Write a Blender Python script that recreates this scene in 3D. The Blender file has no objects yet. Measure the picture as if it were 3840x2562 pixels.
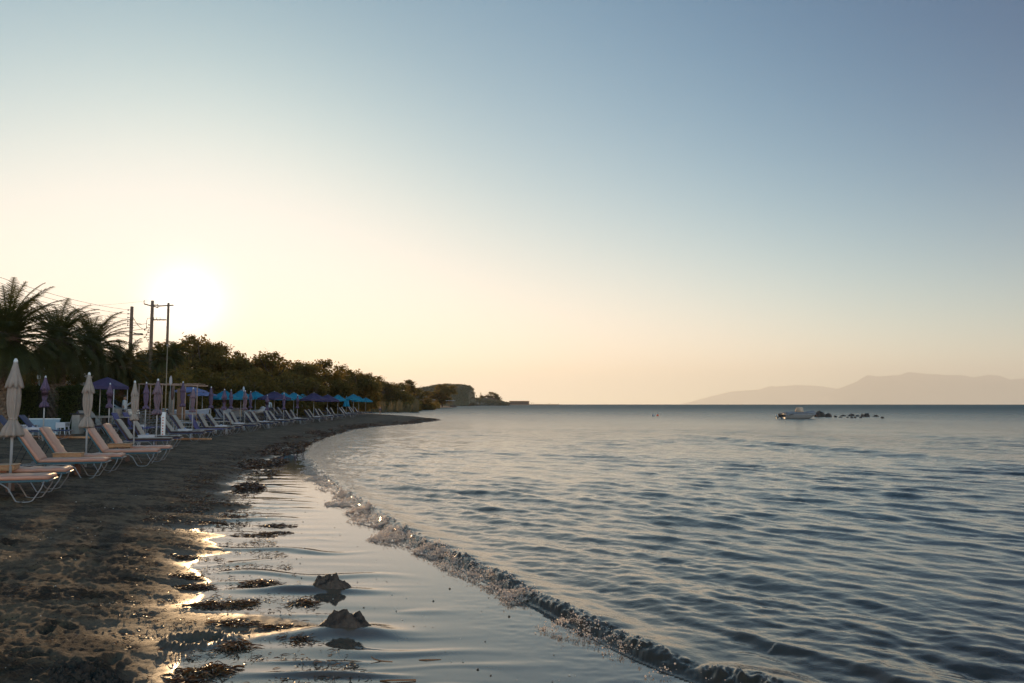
import bpy, bmesh, math, random
import numpy as np
from mathutils import Vector, Matrix
R = math.radians
S = bpy.context.scene
C = S.collection

# ---------------------------------------------------------------- camera
EYE = 1.85
FPX = 2987.0            # focal length in pixels of the 3840 wide photograph
PITCH = math.atan(235.0 / FPX)
cam_d = bpy.data.cameras.new('camera'); cam = bpy.data.objects.new('camera', cam_d); C.objects.link(cam)
cam_d.sensor_width = 36.0; cam_d.lens = 36.0 * FPX / 3840.0
cam_d.clip_start = 0.05; cam_d.clip_end = 120000
cam.location = (0, 0, EYE); cam.rotation_euler = (math.pi / 2 + PITCH, 0, 0)
S.camera = cam

# ---------------------------------------------------------------- light
SUN_AZ = math.atan((690 - 1920) / FPX)      # measured from +Y, negative to the left
SUN_EL = R(6.5)
sdir = Vector((math.sin(SUN_AZ) * math.cos(SUN_EL), math.cos(SUN_AZ) * math.cos(SUN_EL), math.sin(SUN_EL)))
W = bpy.data.worlds.new('World'); S.world = W; W.use_nodes = True
nt = W.node_tree; nt.nodes.clear()
def N(t, **k):
    n = nt.nodes.new(t)
    for a, b in k.items(): setattr(n, a, b)
    return n
def L(a, b): nt.links.new(a, b)
def MATH(op, a, b=None, c=None, clamp=False):
    n = nt.nodes.new('ShaderNodeMath'); n.operation = op; n.use_clamp = clamp
    for i, v in enumerate((a, b, c)):
        if v is None: continue
        if isinstance(v, (int, float)): n.inputs[i].default_value = v
        else: nt.links.new(v, n.inputs[i])
    return n.outputs[0]
sky = N('ShaderNodeTexSky'); sky.sky_type = 'NISHITA'; sky.sun_disc = False
sky.sun_elevation = SUN_EL; sky.sun_rotation = SUN_AZ
sky.altitude = 0; sky.air_density = 1.0; sky.dust_density = 1.0; sky.ozone_density = 3.0
bg = N('ShaderNodeBackground'); bg.inputs['Strength'].default_value = 0.12
out = N('ShaderNodeOutputWorld')
#SKYGRADE
# exposure shoulder per channel, brighter and paler in the haze towards the horizon and round the sun
geo = N('ShaderNodeNewGeometry')
vdot = N('ShaderNodeVectorMath'); vdot.operation = 'DOT_PRODUCT'; L(geo.outputs['Incoming'], vdot.inputs[0]); vdot.inputs[1].default_value = tuple(-sdir)
ang = MATH('MULTIPLY', MATH('ARCCOSINE', vdot.outputs['Value']), 57.29578)
sxyz = N('ShaderNodeSeparateXYZ'); L(geo.outputs['Incoming'], sxyz.inputs[0])
elev = MATH('MAXIMUM', MATH('MULTIPLY', sxyz.outputs[2], -1.0), 0.0)          # sine of the elevation
sep = N('ShaderNodeSeparateColor'); comb = N('ShaderNodeCombineColor')
L(sky.outputs[0], sep.inputs[0])
GK = (2.42, 2.72, 2.5); GM = (.92, 0.95, 0.965)
fall = MATH('POWER', 2.718281828, MATH('MULTIPLY', elev, -5.6))
low = MATH('POWER', 2.718281828, MATH('MULTIPLY', elev, -11.0))
LA = (.17, .42, .57); LB = (1.28, 1.36, 1.42); HZ = (.84, .66, .45)
away = N('ShaderNodeMapRange'); away.interpolation_type = 'SMOOTHSTEP'; L(ang, away.inputs[0])
for _i, _v in enumerate((28.0, 66.0, 1.22, 0.50)): away.inputs[_i + 1].default_value = _v
behind = N('ShaderNodeMapRange'); behind.interpolation_type = 'SMOOTHSTEP'; L(ang, behind.inputs[0])      # added fill: unseen sky behind the camera, brightened and warmed to lift shade
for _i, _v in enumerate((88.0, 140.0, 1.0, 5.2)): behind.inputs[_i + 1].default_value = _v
glow = MATH('ADD', MATH('MULTIPLY', 1.5, MATH('POWER', 2.718281828, MATH('MULTIPLY', MATH('POWER', MATH('DIVIDE', ang, 2.1), 2.0), -1.0))),
            MATH('MULTIPLY', 0.05, MATH('POWER', 2.718281828, MATH('DIVIDE', ang, -7.0))))
for i in range(3):
    x = MATH('MULTIPLY', MATH('MULTIPLY', sep.outputs[i], 0.12), MATH('ADD', LA[i], MATH('MULTIPLY', fall, LB[i])))
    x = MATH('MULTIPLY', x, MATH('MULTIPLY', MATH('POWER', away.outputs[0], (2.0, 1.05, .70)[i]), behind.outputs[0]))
    e = MATH('POWER', 2.718281828, MATH('MULTIPLY', x, -GK[i]))
    y = MATH('MULTIPLY', MATH('SUBTRACT', 1.0, e), GM[i])
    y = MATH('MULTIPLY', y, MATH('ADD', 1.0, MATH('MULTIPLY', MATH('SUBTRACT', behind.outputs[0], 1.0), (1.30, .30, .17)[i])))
    y = MATH('ADD', y, MATH('MULTIPLY', low, HZ[i]))
    y = MATH('ADD', y, MATH('MULTIPLY', glow, (1.0, .97, .90)[i]))
    L(MATH('DIVIDE', y, 0.12), comb.inputs[i])
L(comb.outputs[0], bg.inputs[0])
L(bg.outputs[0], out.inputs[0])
sun_d = bpy.data.lights.new('sun', 'SUN'); sun = bpy.data.objects.new('sun', sun_d); C.objects.link(sun)
sun_d.energy = 5.0; sun_d.angle = R(0.5); sun_d.color = (1.0, 0.64, 0.32)
sun.rotation_euler = sdir.to_track_quat('Z', 'Y').to_euler()
S.view_settings.view_transform = 'Standard'; S.view_settings.look = 'None'
S.view_settings.exposure = 0; S.view_settings.gamma = 1
# ---------------------------------------------------------------- helpers
cp, sp = math.cos(PITCH), math.sin(PITCH)
def ray(px, py):
    u = (px - 1920) / FPX; v = (1281 - py) / FPX
    return np.array([u, cp - v * sp, sp + v * cp])
def at(px, py, z=0.0):
    """point at height z that the photograph shows at (px, py)"""
    d = ray(px, py); t = (z - EYE) / d[2]
    return (d[0] * t, d[1] * t)
def atd(px, py, D):
    """point at ground distance D along +Y seen at (px, py)"""
    d = ray(px, py); t = D / d[1]
    return Vector((d[0] * t, D, EYE + d[2] * t))
def proj(x, y, z):
    zc = y * cp + (z - EYE) * sp; yc = -y * sp + (z - EYE) * cp
    return 1920 + FPX * x / zc, 1281 - FPX * yc / zc
def smooth(a, b, x):
    t = np.clip((x - a) / (b - a), 0, 1); return t * t * (3 - 2 * t)
_r = np.random.RandomState(5)
_perm = _r.permutation(4096); _grad = _r.rand(4096) * 2 * np.pi
def noise(x, y, seed=0):
    x = np.asarray(x, float) + seed * 17.3; y = np.asarray(y, float) + seed * 31.7
    xi = np.floor(x).astype(np.int64); yi = np.floor(y).astype(np.int64); xf = x - xi; yf = y - yi
    def g(ix, iy):
        a = _grad[_perm[(_perm[ix & 4095] + iy) & 4095]]
        return np.cos(a) * (x - ix) + np.sin(a) * (y - iy)
    u = xf * xf * xf * (xf * (xf * 6 - 15) + 10); v = yf * yf * yf * (yf * (yf * 6 - 15) + 10)
    a = g(xi, yi); b = g(xi + 1, yi); c = g(xi, yi + 1); d = g(xi + 1, yi + 1)
    return (a + (b - a) * u) * (1 - v) + (c + (d - c) * u) * v
def fbm(x, y, o=4, seed=0, gain=.5):
    s = 0; a = 1; f = 1
    for i in range(o):
        s = s + a * noise(x * f, y * f, seed + i); a *= gain; f *= 2.03
    return s
def mesh_np(name, V, F, smooth_shade=True, attrs=None):
    me = bpy.data.meshes.new(name)
    V = np.asarray(V, np.float32); F = np.asarray(F, np.int32); k = F.shape[1]
    me.vertices.add(len(V)); me.vertices.foreach_set('co', V.ravel())
    me.loops.add(F.size); me.loops.foreach_set('vertex_index', F.ravel())
    me.polygons.add(len(F)); me.polygons.foreach_set('loop_start', np.arange(0, F.size, k, dtype=np.int32))
    me.polygons.foreach_set('loop_total', np.full(len(F), k, np.int32))
    if smooth_shade: me.polygons.foreach_set('use_smooth', np.ones(len(F), bool))
    for a, val in (attrs or {}).items():
        at_ = me.attributes.new(a, 'FLOAT', 'POINT'); at_.data.foreach_set('value', np.asarray(val, np.float32))
    me.update(); me.validate()
    return me
def link(name, me, mat=None, parent=None):
    o = bpy.data.objects.new(name, me); C.objects.link(o)
    if mat is not None:
        me.materials.clear(); me.materials.append(mat)
    if parent is not None: o.parent = parent
    return o
def tag(o, label=None, cat=None, group=None, kind=None):
    if label: o['label'] = label
    if cat: o['category'] = cat
    if group: o['group'] = group
    if kind: o['kind'] = kind
    return o
class NT:
    """small node-tree writer"""
    def __init__(s, name):
        s.m = bpy.data.materials.new(name); s.m.use_nodes = True; s.t = s.m.node_tree; s.t.nodes.clear()
        s.out = s.t.nodes.new('ShaderNodeOutputMaterial')
    def n(s, t, _in=None, **k):
        q = s.t.nodes.new(t)
        for a, b in k.items(): setattr(q, a, b)
        for a, b in (_in or {}).items(): s.set(q.inputs[a], b)
        return q
    def set(s, i, v):
        if isinstance(v, bpy.types.NodeSocket): s.t.links.new(v, i)
        elif isinstance(v, (tuple, list)) and len(v) == 3 and i.type == 'RGBA': i.default_value = (*v, 1)
        else: i.default_value = v
    def math(s, op, a, b=None, c=None, clamp=False):
        q = s.t.nodes.new('ShaderNodeMath'); q.operation = op; q.use_clamp = clamp
        for i, v in enumerate((a, b, c)):
            if v is not None: s.set(q.inputs[i], v)
        return q.outputs[0]
    def mix(s, f, a, b):
        q = s.t.nodes.new('ShaderNodeMix'); q.data_type = 'RGBA'
        s.set(q.inputs[0], f); s.set(q.inputs[6], a); s.set(q.inputs[7], b); return q.outputs[2]
    def coord(s, scale=(1, 1, 1), kind='Object'):
        tc = s.n('ShaderNodeTexCoord'); mp = s.n('ShaderNodeMapping', {'Vector': tc.outputs[kind]})
        mp.inputs['Scale'].default_value = scale; return mp.outputs[0]
    def noise(s, vec, scale=5, detail=4, rough=.55, out=0):
        q = s.n('ShaderNodeTexNoise', {'Vector': vec, 'Scale': scale, 'Detail': detail, 'Roughness': rough}); return q.outputs[out]
    def ramp(s, v, *stops):
        q = s.n('ShaderNodeValToRGB'); s.set(q.inputs[0], v); el = q.color_ramp.elements
        while len(el) < len(stops): el.new(.5)
        for e, (p, c) in zip(el, stops):
            e.position = p; e.color = (*c, 1) if len(c) == 3 else c
        return q.outputs[0]
    def rng(s, v, a, b, c=0, d=1):
        q = s.n('ShaderNodeMapRange', {'Value': v, 'From Min': a, 'From Max': b, 'To Min': c, 'To Max': d}); return q.outputs[0]
    def attr(s, name): return s.n('ShaderNodeAttribute', attribute_name=name).outputs['Fac']
    def bump(s, h, strength=.5, dist=.02, normal=None):
        q = s.n('ShaderNodeBump', {'Height': h, 'Strength': strength, 'Distance': dist})
        if normal is not None: s.set(q.inputs['Normal'], normal)
        return q.outputs[0]
    def pbr(s, **k):
        q = s.n('ShaderNodeBsdfPrincipled')
        for a, b in k.items(): s.set(q.inputs[a.replace('_', ' ')], b)
        return q
    def done(s, sh):
        s.t.links.new(sh, s.out.inputs[0]); return s.m

# ---------------------------------------------------------------- shore line
SH_PX = [(2950, 2680), (2760, 2600), (2560, 2530), (2400, 2465), (2200, 2365), (2060, 2290), (1950, 2235), (1800, 2160), (1650, 2085),
         (1500, 2010), (1400, 1940), (1290, 1850), (1190, 1770), (1150, 1710), (1165, 1668), (1250, 1632), (1350, 1608), (1450, 1597),
         (1560, 1589), (1655, 1577), (1600, 1567), (1500, 1560), (1400, 1553), (1320, 1551), (1290, 1549), (1262, 1546), (1275, 1542), (1330, 1538.5),
         (1450, 1536), (1580, 1533), (1660, 1530), (1698, 1527.5), (1700, 1524), (1640, 1522), (1690, 1520.3), (1830, 1519.4), (1960, 1518.8), (2040, 1518.4), (2045, 1518.0)]
SH = [at(*p) for p in SH_PX]
SH = [(2.2, 1.0), (4.0, -6.0)][::-1] + SH + [(20, 2500), (-400, 6000)]
SHA = np.array(SH)
def _resample(P, n=3):
    # Catmull-Rom smoothing
    out_ = []
    for i in range(len(P) - 1):
        p0 = P[max(i - 1, 0)]; p1 = P[i]; p2 = P[i + 1]; p3 = P[min(i + 2, len(P) - 1)]
        for t in np.arange(n) / n:
            out_.append(.5 * ((2 * p1) + (-p0 + p2) * t + (2 * p0 - 5 * p1 + 4 * p2 - p3) * t * t + (-p0 + 3 * p1 - 3 * p2 + p3) * t ** 3))
    out_.append(P[-1]); return np.array(out_)
SHS = np.concatenate([_resample(SHA[:18], 4)[:-1], SHA[17:]])
def seg_dist(x, y, P):
    """unsigned distance to polyline, and arc length of the nearest point, and side (+ on the left of travel)"""
    best = np.full(x.shape, 1e18); arc = np.zeros(x.shape); side = np.zeros(x.shape); s0 = 0.0
    for i in range(len(P) - 1):
        ax, ay = P[i]; bx, by = P[i + 1]; dx, dy = bx - ax, by - ay; l2 = dx * dx + dy * dy + 1e-12; l = math.sqrt(l2)
        t = np.clip(((x - ax) * dx + (y - ay) * dy) / l2, 0, 1)
        ex = x - ax - t * dx; ey = y - ay - t * dy; d2 = ex * ex + ey * ey
        m = d2 < best
        best = np.where(m, d2, best); arc = np.where(m, s0 + t * l, arc)
        side = np.where(m, np.sign(dx * ey - dy * ex), side)
        s0 += l
    return np.sqrt(best), arc, side
def _inside(x, y):
    """land: inside the polygon closed far to the left"""
    P = np.vstack([SHA, [(-60000, 6000), (-60000, -6)]]); P = np.vstack([SHS, [(-60000, 6000), (-60000, -6)]])
    c = np.zeros(x.shape, bool); n = len(P); j = n - 1
    for i in range(n):
        xi, yi = P[i]; xj, yj = P[j]
        if yi != yj:
            c ^= ((yi > y) != (yj > y)) & (x < (xj - xi) * (y - yi) / (yj - yi) + xi)
        j = i
    return c
def shore(x, y):
    x = np.atleast_1d(np.asarray(x, float)); y = np.atleast_1d(np.asarray(y, float))
    d, a, _ = seg_dist(x, y, SHS)
    return np.where(_inside(x, y), d, -d), a
def wet_w(y):
    """width of the wet mirror strip beside the sea"""
    return np.interp(y, [0, 5, 9, 17, 24, 31, 40, 60, 2000], [3.3, 3.0, 2.75, 2.2, 1.7, 1.1, .35, .2, .2])
def ground_z(x, y, detail=True, full=False):
    x = np.atleast_1d(np.asarray(x, float)); y = np.atleast_1d(np.asarray(y, float))
    d, a = shore(x, y)
    r = np.hypot(x, y)
    w = wet_w(y)
    wob = .42 * noise(x * .55, y * .8, 3) * w + .3 * noise(x * .9, y * 2.1, 9)
    dd = d + wob
    z = np.where(d < 0, .07 * d, .012 * d)
    z = np.where(d < -3, -.21 + .03 * (d + 3), z)
    e = np.maximum(dd - w, 0)
    z = z + np.where(d > 0, .26 * (1 - np.exp(-e / np.interp(y, [10, 30], [2.3, 1.3]))) + .022 * np.clip(e - 3, 0, 12), 0)
    z = z + np.where(d > 0, .35 * smooth(12, 45, d), 0)
    # far hill with its cliff
    z = np.maximum(z, -6)
    wet = 1 - smooth(-.12, np.interp(y, [8, 25, 40], [1.05, .8, .3]), dd - w * .90)
    wet = np.where(d < 0, 1, wet)
    if detail:
        lod = np.clip(1.5 - r / 40, 0, 1)
        # low ridges left by the backwash, drawn out across the beach
        st = noise(x * .5 + 2.2 * noise(x * .3, y * 1.1, 4), y * 2.3 + 1.5 * noise(x * .8, y * .6, 5), 2) ; st2 = noise(x * 1.1 + 5, y * 7.5, 7)
        ridge = np.maximum(st - .05, 0) ** 1.2 * .060 + .0015 * st2 + .007 * noise(x * .7 + 9, y * 3.0, 15)
        zone = smooth(0.1, .9, d) * (1 - smooth(w + .2, w + 1.3, d)) * smooth(1.2, 2.4, d + .8)
        z = z + .0035 * fbm(x * 5 + y * 2, y * 12, 3, 95) * (d > 0) * (1 - smooth(.35, 1.1, d)) * (1 - smooth(6.3, 9, y))
        z = z + zone * ridge * (.4 + .6 * np.clip(r / 9, 0, 1.3)) * lod
        dry = smooth(w * .8, w + 1.2, dd) * (d > 0)
        rough = .030 * fbm(x * 1.3, y * 1.3, 3, 21) + .034 * np.abs(fbm(x * 3.6, y * 3.6, 3, 33)) + .018 * fbm(x * 13, y * 13, 3, 45)
        z = z + dry * rough * lod + (d > 0) * .05 * fbm(x * .3, y * .3, 2, 55) * smooth(3, 8, d)
    if full: return z, d, wet, a
    return z
def gz(x, y): return float(ground_z(x, y)[0])

# ---------------------------------------------------------------- ground and sea meshes (one polar sheet each)
def polar(n_in, n_out, rad):
    a_in = np.radians(np.linspace(-37, 40, n_in)); a_l = np.radians(np.linspace(-180, -37, n_out)[:-1]); a_r = np.radians(np.linspace(40, 180, n_out)[1:-1])
    A = np.concatenate([a_l, a_in, a_r]); n = len(A); m = len(rad)
    AA, RR = np.meshgrid(A, rad)
    X = RR * np.sin(AA); Y = RR * np.cos(AA)
    idx = np.arange(n * m).reshape(m, n); i2 = np.roll(idx, -1, 1)
    F = np.stack([idx[:-1], idx[1:], i2[1:], i2[:-1]], -1).reshape(-1, 4)
    return X.ravel(), Y.ravel(), F
RAD = np.concatenate([[.4, 1, 2, 3], np.exp(np.linspace(math.log(3.8), math.log(60), 560)), np.exp(np.linspace(math.log(60), math.log(5600), 220))[1:]])
gx, gy, gF = polar(950, 40, RAD)
gZ, gD, gWet, gArc = ground_z(gx, gy, full=True)
# two low humps of buried rock are shaped into the sand around the rocks
def hump(px, py, rx, ry, h):
    X0, Y0 = at(px, py); global gZ
    q = ((gx - X0) / rx) ** 2 + ((gy - Y0) / ry) ** 2
    gZ = gZ + h * np.exp(-q * 1.6)
hump(1150, 2225, .75, .14, .05); hump(1290, 2385, .50, .17, .06)
hump(1240, 2548, .45, .05, .035); hump(1180, 2500, .4, .035, .018)
# scooped-out hole by the weed line
X0, Y0 = at(745, 2425)
q = np.sqrt(((gx - X0) / .17) ** 2 + ((gy - Y0) / .13) ** 2)
q = q * (1 + .25 * fbm(gx * 9, gy * 9, 3, 77))
gZ = gZ - .045 * np.exp(-(q / .8) ** 2) + .040 * np.exp(-((q - 1.3) / .35) ** 2) * (.6 + 1.6 * np.abs(fbm(gx * 22, gy * 22, 3, 78)))

# footprints and scuffs on the dry sand
fg = np.random.RandomState(44)
for i in range(330):
    fy = 4.9 * (22 / 4.9) ** fg.rand(); fx = float(np.interp(fy, SHS[4:60, 1], SHS[4:60, 0])) - float(wet_w(fy)) * 1.15 - .4 - fg.rand() * 7
    sel = np.nonzero((np.abs(gx - fx) < .32) & (np.abs(gy - fy) < .32))[0]
    if not len(sel): continue
    an = fg.uniform(0, 3.14); ux = (gx[sel] - fx) * math.cos(an) + (gy[sel] - fy) * math.sin(an); uy = -(gx[sel] - fx) * math.sin(an) + (gy[sel] - fy) * math.cos(an)
    q = np.sqrt((ux / .13) ** 2 + (uy / .055) ** 2); dp = fg.uniform(.012, .035)
    gZ[sel] += -dp * np.exp(-(q / .85) ** 4) + dp * .55 * np.exp(-((q - 1.35) / .35) ** 2)
m = NT('sand')
P0 = m.coord()
wet = m.attr('wet'); d_ = m.attr('shore')
big = m.noise(P0, .9, 5, .6); mid = m.noise(P0, 5, 6, .65); fin = m.noise(P0, 60, 4, .7)
grit = m.noise(P0, 320, 2, .6)
dryc = m.ramp(mid, (.3, (.098, .058, .031)), (.52, (.178, .108, .056)), (.75, (.255, .160, .086)))
dryc = m.mix(m.rng(fin, .35, .7, 0, .6), dryc, (.060, .040, .027))
spk = m.n('ShaderNodeTexVoronoi', {'Vector': P0, 'Scale': 38.0}); spc = m.n('ShaderNodeSeparateColor', {0: spk.outputs['Color']})
dryc = m.mix(m.math('MULTIPLY', m.math('LESS_THAN', spk.outputs['Distance'], .22), m.math('GREATER_THAN', spc.outputs[0], .6)), dryc, (.025, .016, .012))
# dark trodden seaweed fibre lying in patches
pv = m.coord((1.0, 1.9, 1.0))
pw = m.noise(pv, 1.15, 7, .68)
band = m.rng(d_, 1.0, 4.0, 0.05, 0)
patch = m.rng(m.math('ADD', pw, band), .46, .54, 0, 1)
fib = m.noise(m.coord((1, 2.5, 1)), 26, 5, .75)
patch = m.math('MULTIPLY', patch, m.rng(fib, .38, .56, .15, 1))
patch = m.math('MULTIPLY', patch, m.math('SUBTRACT', 1.0, m.math('MULTIPLY', wet, .95)))
dryc = m.mix(m.math('MULTIPLY', patch, .85), dryc, (.030, .018, .011))
wetc = m.mix(m.rng(mid, .3, .7), (.10, .070, .048), (.13, .094, .065))
col = m.mix(wet, dryc, wetc)
# pale shell crumbs
sh = m.n('ShaderNodeTexVoronoi', {'Vector': P0, 'Scale': 16.0}); shm = m.math('LESS_THAN', sh.outputs['Distance'], .045)
shr = m.n('ShaderNodeSeparateColor', {0: sh.outputs['Color']})
shm = m.math('MULTIPLY', m.math('MULTIPLY', shm, m.math('GREATER_THAN', shr.outputs[0], .82)), m.math('SUBTRACT', 1.0, wet))
col = m.mix(shm, col, (.55, .48, .38))
h1 = m.math('ADD', m.math('MULTIPLY', mid, .25), m.math('ADD', m.math('MULTIPLY', fin, .10), m.math('MULTIPLY', grit, .018)))
h1 = m.math('ADD', h1, m.math('MULTIPLY', m.math('MULTIPLY', fib, patch), .25))
hb = m.math('MULTIPLY', h1, m.math('SUBTRACT', 1.0, m.math('MULTIPLY', wet, .985)))
nb = m.bump(hb, 1.0, .085)
rr_ = m.n('ShaderNodeFloatCurve', {'Value': wet}); cv_ = rr_.mapping.curves[0]; cv_.points[0].location = (0, .90); cv_.points[1].location = (1, .05)
for _p in ((.35, .74), (.7, .60), (.90, .46), (.975, .08)): cv_.points.new(*_p)
rgh = rr_.outputs[0]
b = m.pbr(Base_Color=col, Roughness=rgh, Normal=nb, IOR=1.5)
m.set(b.inputs['Specular IOR Level'], m.rng(wet, .85, 1, .35, 1.0))
m.done(b.outputs[0]); M_SAND = m.m
g_me = mesh_np('ground', np.stack([gx, gy, gZ], 1), gF, True, {'wet': gWet, 'shore': gD})
# centre cap under the camera is closed by the first ring
ground = link('ground', g_me, M_SAND); tag(ground, 'brown sandy beach with dark seaweed patches and a shiny wet edge', 'beach', kind='structure')

# sea
wr = np.random.RandomState(11)
def sea_height(x, y, d, arc):
    r = np.hypot(x, y)
    cell = np.maximum(r * .0055, r * math.radians(.085))
    z = np.zeros(x.shape)
    amp_env = smooth(0, 2.2, -d) * .75 + .25
    wx = x + .9 * noise(x * .12, y * .12, 61) ; wy = y + .9 * noise(x * .12, y * .12, 62)
    gate = .65 + .9 * noise(x * .17, y * .10, 71) 
    for i in range(80):
        lam = .12 * (2.4 / .12) ** wr.rand()
        th = math.pi + R(42) + wr.randn() * .36        # towards the beach
        k = 2 * math.pi / lam
        ph = wr.rand() * 6.283
        a = .0050 * min(lam, 1.1) ** .68 * (1.1 / max(lam, 1.1)) ** .5
        lod = np.clip(lam / (cell * 3.0) - .6, 0, 1)
        s = np.sin(k * (wx * math.cos(th) + wy * math.sin(th)) + ph)
        z += a * lod * s
    return z * amp_env * np.clip(gate, .35, 1.4)
sx, sy, sF = polar(950, 24, RAD)
sD, sArc = gD, gArc
if len(sx) != len(gx): sD, sArc = shore(sx, sy)
s_ = -sD
sZ = sea_height(sx, sy, sD, sArc)
# the breaker along the shore
CR = np.hypot(sx, sy)
hh = np.interp(CR, [3.5, 5, 6, 8, 12, 17, 24, 34, 60], [.035, .05, .065, .078, .085, .07, .04, .015, 0])
lump = 1 + .75 * noise(sArc * 1.9, sArc * 0 + .5, 81) + .35 * noise(sArc * 5.1, sArc * 0 + 2.5, 82)
xs = s_ - .07 - .10 * noise(sArc * .9, sArc * 0 + 7.1, 83)
prof = np.where(xs < 0, np.exp(-(xs / .10) ** 2), np.exp(-(xs / .34) ** 2))
chop = 1 + .45 * fbm(sx * 15, sy * 15, 3, 86) * (xs < .08)
sZ = sZ + hh * lump * prof * chop
hh2 = np.interp(CR, [3.5, 5, 6.3, 7.5, 9], [.035, .045, .04, .02, 0])
xs2 = s_ - 1.05 - .2 * noise(sArc * .7, sArc * 0 + 3.1, 84)
sZ = sZ + hh2 * (1 + .4 * noise(sArc * 2.3, sArc * 0 + 1.5, 85)) * np.where(xs2 < 0, np.exp(-(xs2 / .10) ** 2), np.exp(-(xs2 / .3) ** 2))
# loose small chop between breaker and 1.5 m out in the near part
sZ = sZ + .014 * fbm(sx * 3.2 + sy * 1.6, sy * 4.4, 3, 91) * smooth(.3, .8, s_) * (1 - smooth(2.0, 4.5, s_)) * (CR < 30)
# swell lines further out
def swell(pts, amp, wid):
    P = np.array([at(*p) for p in pts]); global sZ
    near = (CR > 8) & (CR < 140)
    dd_, aa_, si_ = seg_dist(sx[near], sy[near], _resample(P, 3))
    tot = np.sum(np.hypot(*np.diff(P, axis=0).T)); endf = smooth(0, tot * .15, aa_) * (1 - smooth(tot * .8, tot, aa_))
    z = np.zeros(sx.shape); z[near] = amp * np.exp(-(dd_ / wid) ** 2) * endf * (1 + .3 * noise(aa_ * 1.1, aa_ * 0 + .3, 5))
    sZ = sZ + z
swell([(2500, 1626), (2620, 1638), (2750, 1650), (2900, 1665), (3000, 1673), (3150, 1688), (3350, 1703), (3550, 1722), (3840, 1752), (4100, 1780)], .085, .42)
swell([(3300, 1630), (3450, 1636), (3600, 1644), (3850, 1656), (4100, 1668)], .06, .5)
swell([(2950, 1598), (3100, 1601), (3250, 1604), (3400, 1606)], .06, .6)
swell([(2500, 1750), (2700, 1775), (2950, 1800), (3200, 1835), (3500, 1870), (3840, 1915)], .035, .35)
# water stays clear of the sand: sink it under the beach landward of the edge
sZ = np.where(sD > .03, sZ * .3 + .003, sZ)
keep_v = sD < .35
kf = keep_v[sF].any(1); sF2 = sF[kf]
used = np.unique(sF2); remap = np.full(len(sx), -1); remap[used] = np.arange(len(used))
sZ = np.where(sD > .10, -.02 - .05 * sD, sZ)
m = NT('sea_water')
P0 = m.coord(); dsh = m.attr('shore'); rr = m.attr('range'); fo = m.attr('foam')
depth = m.rng(dsh, -7, -.2, 0, 1)
n1 = m.noise(m.coord((1.0, 1.0, 1)), 3.2, 5, .62)
n2 = m.noise(m.coord((1.6, .8, 1)), 11, 4, .6)
hgt = m.math('ADD', m.math('MULTIPLY', n1, .075), m.math('MULTIPLY', n2, .016))
far = m.noise(m.coord((.6, .25, 1)), 1.0, 6, .62)
hgt = m.math('ADD', hgt, m.math('MULTIPLY', m.math('MULTIPLY', far, m.rng(rr, 20, 90, 0, 1)), .22))
calm = m.rng(m.noise(m.coord((.06, .016, 1)), 1.0, 3, .5), .35, .65, .55, 1.15)
nb = m.bump(hgt, m.math('MULTIPLY', calm, m.rng(rr, 6, 35, .16, .85)), 1.0)
wc = m.mix(depth, (.0035, .027, .028), (.060, .045, .030))
fn = m.noise(P0, 42, 5, .75); fm = m.rng(m.math('ADD', m.math('MULTIPLY', fn, .9), m.math('MULTIPLY', fo, .62)), .80, .92, 0, 1)
fm = m.math('MULTIPLY', fm, m.rng(fo, .02, .2, 0, 1))
col = m.mix(fm, wc, (.72, .66, .60))
b = m.pbr(Base_Color=col, Roughness=m.math('ADD', m.rng(fm, 0, 1, .035, .5), m.rng(m.math('LOGARITHM', rr, 10.0), 1.55, 2.6, 0, .36)), Normal=nb, IOR=1.333)
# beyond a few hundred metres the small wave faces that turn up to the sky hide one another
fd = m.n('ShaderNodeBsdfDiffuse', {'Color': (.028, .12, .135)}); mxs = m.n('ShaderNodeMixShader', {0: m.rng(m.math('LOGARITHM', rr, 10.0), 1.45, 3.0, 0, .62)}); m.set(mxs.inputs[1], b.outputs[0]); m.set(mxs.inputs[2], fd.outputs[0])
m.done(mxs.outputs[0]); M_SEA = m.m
foam_a = np.interp(CR, [3.5, 5, 6.5, 8.5, 14, 19, 28, 36], [.15, .30, .62, 1, 1, .8, .35, 0]) * np.clip(np.where(xs < .02, np.exp(-((xs + .07) / .13) ** 2), np.exp(-((xs - .02) / .07) ** 2)), 0, 1)
foam_a = foam_a * .45 * np.clip(.75 + 1.1 * noise(sArc * 1.3, sArc * 0 + 4.4, 88), 0, 1.15)
SV = np.stack([sx, sy, sZ], 1)[used]
s_me = mesh_np('sea_water', SV, remap[sF2], True, {'shore': sD[used], 'range': CR[used], 'foam': foam_a[used]})
sea = link('sea_water', s_me, M_SEA); tag(sea, 'calm blue-grey sea with small ripples and a low breaker', 'sea', kind='structure')
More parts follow.
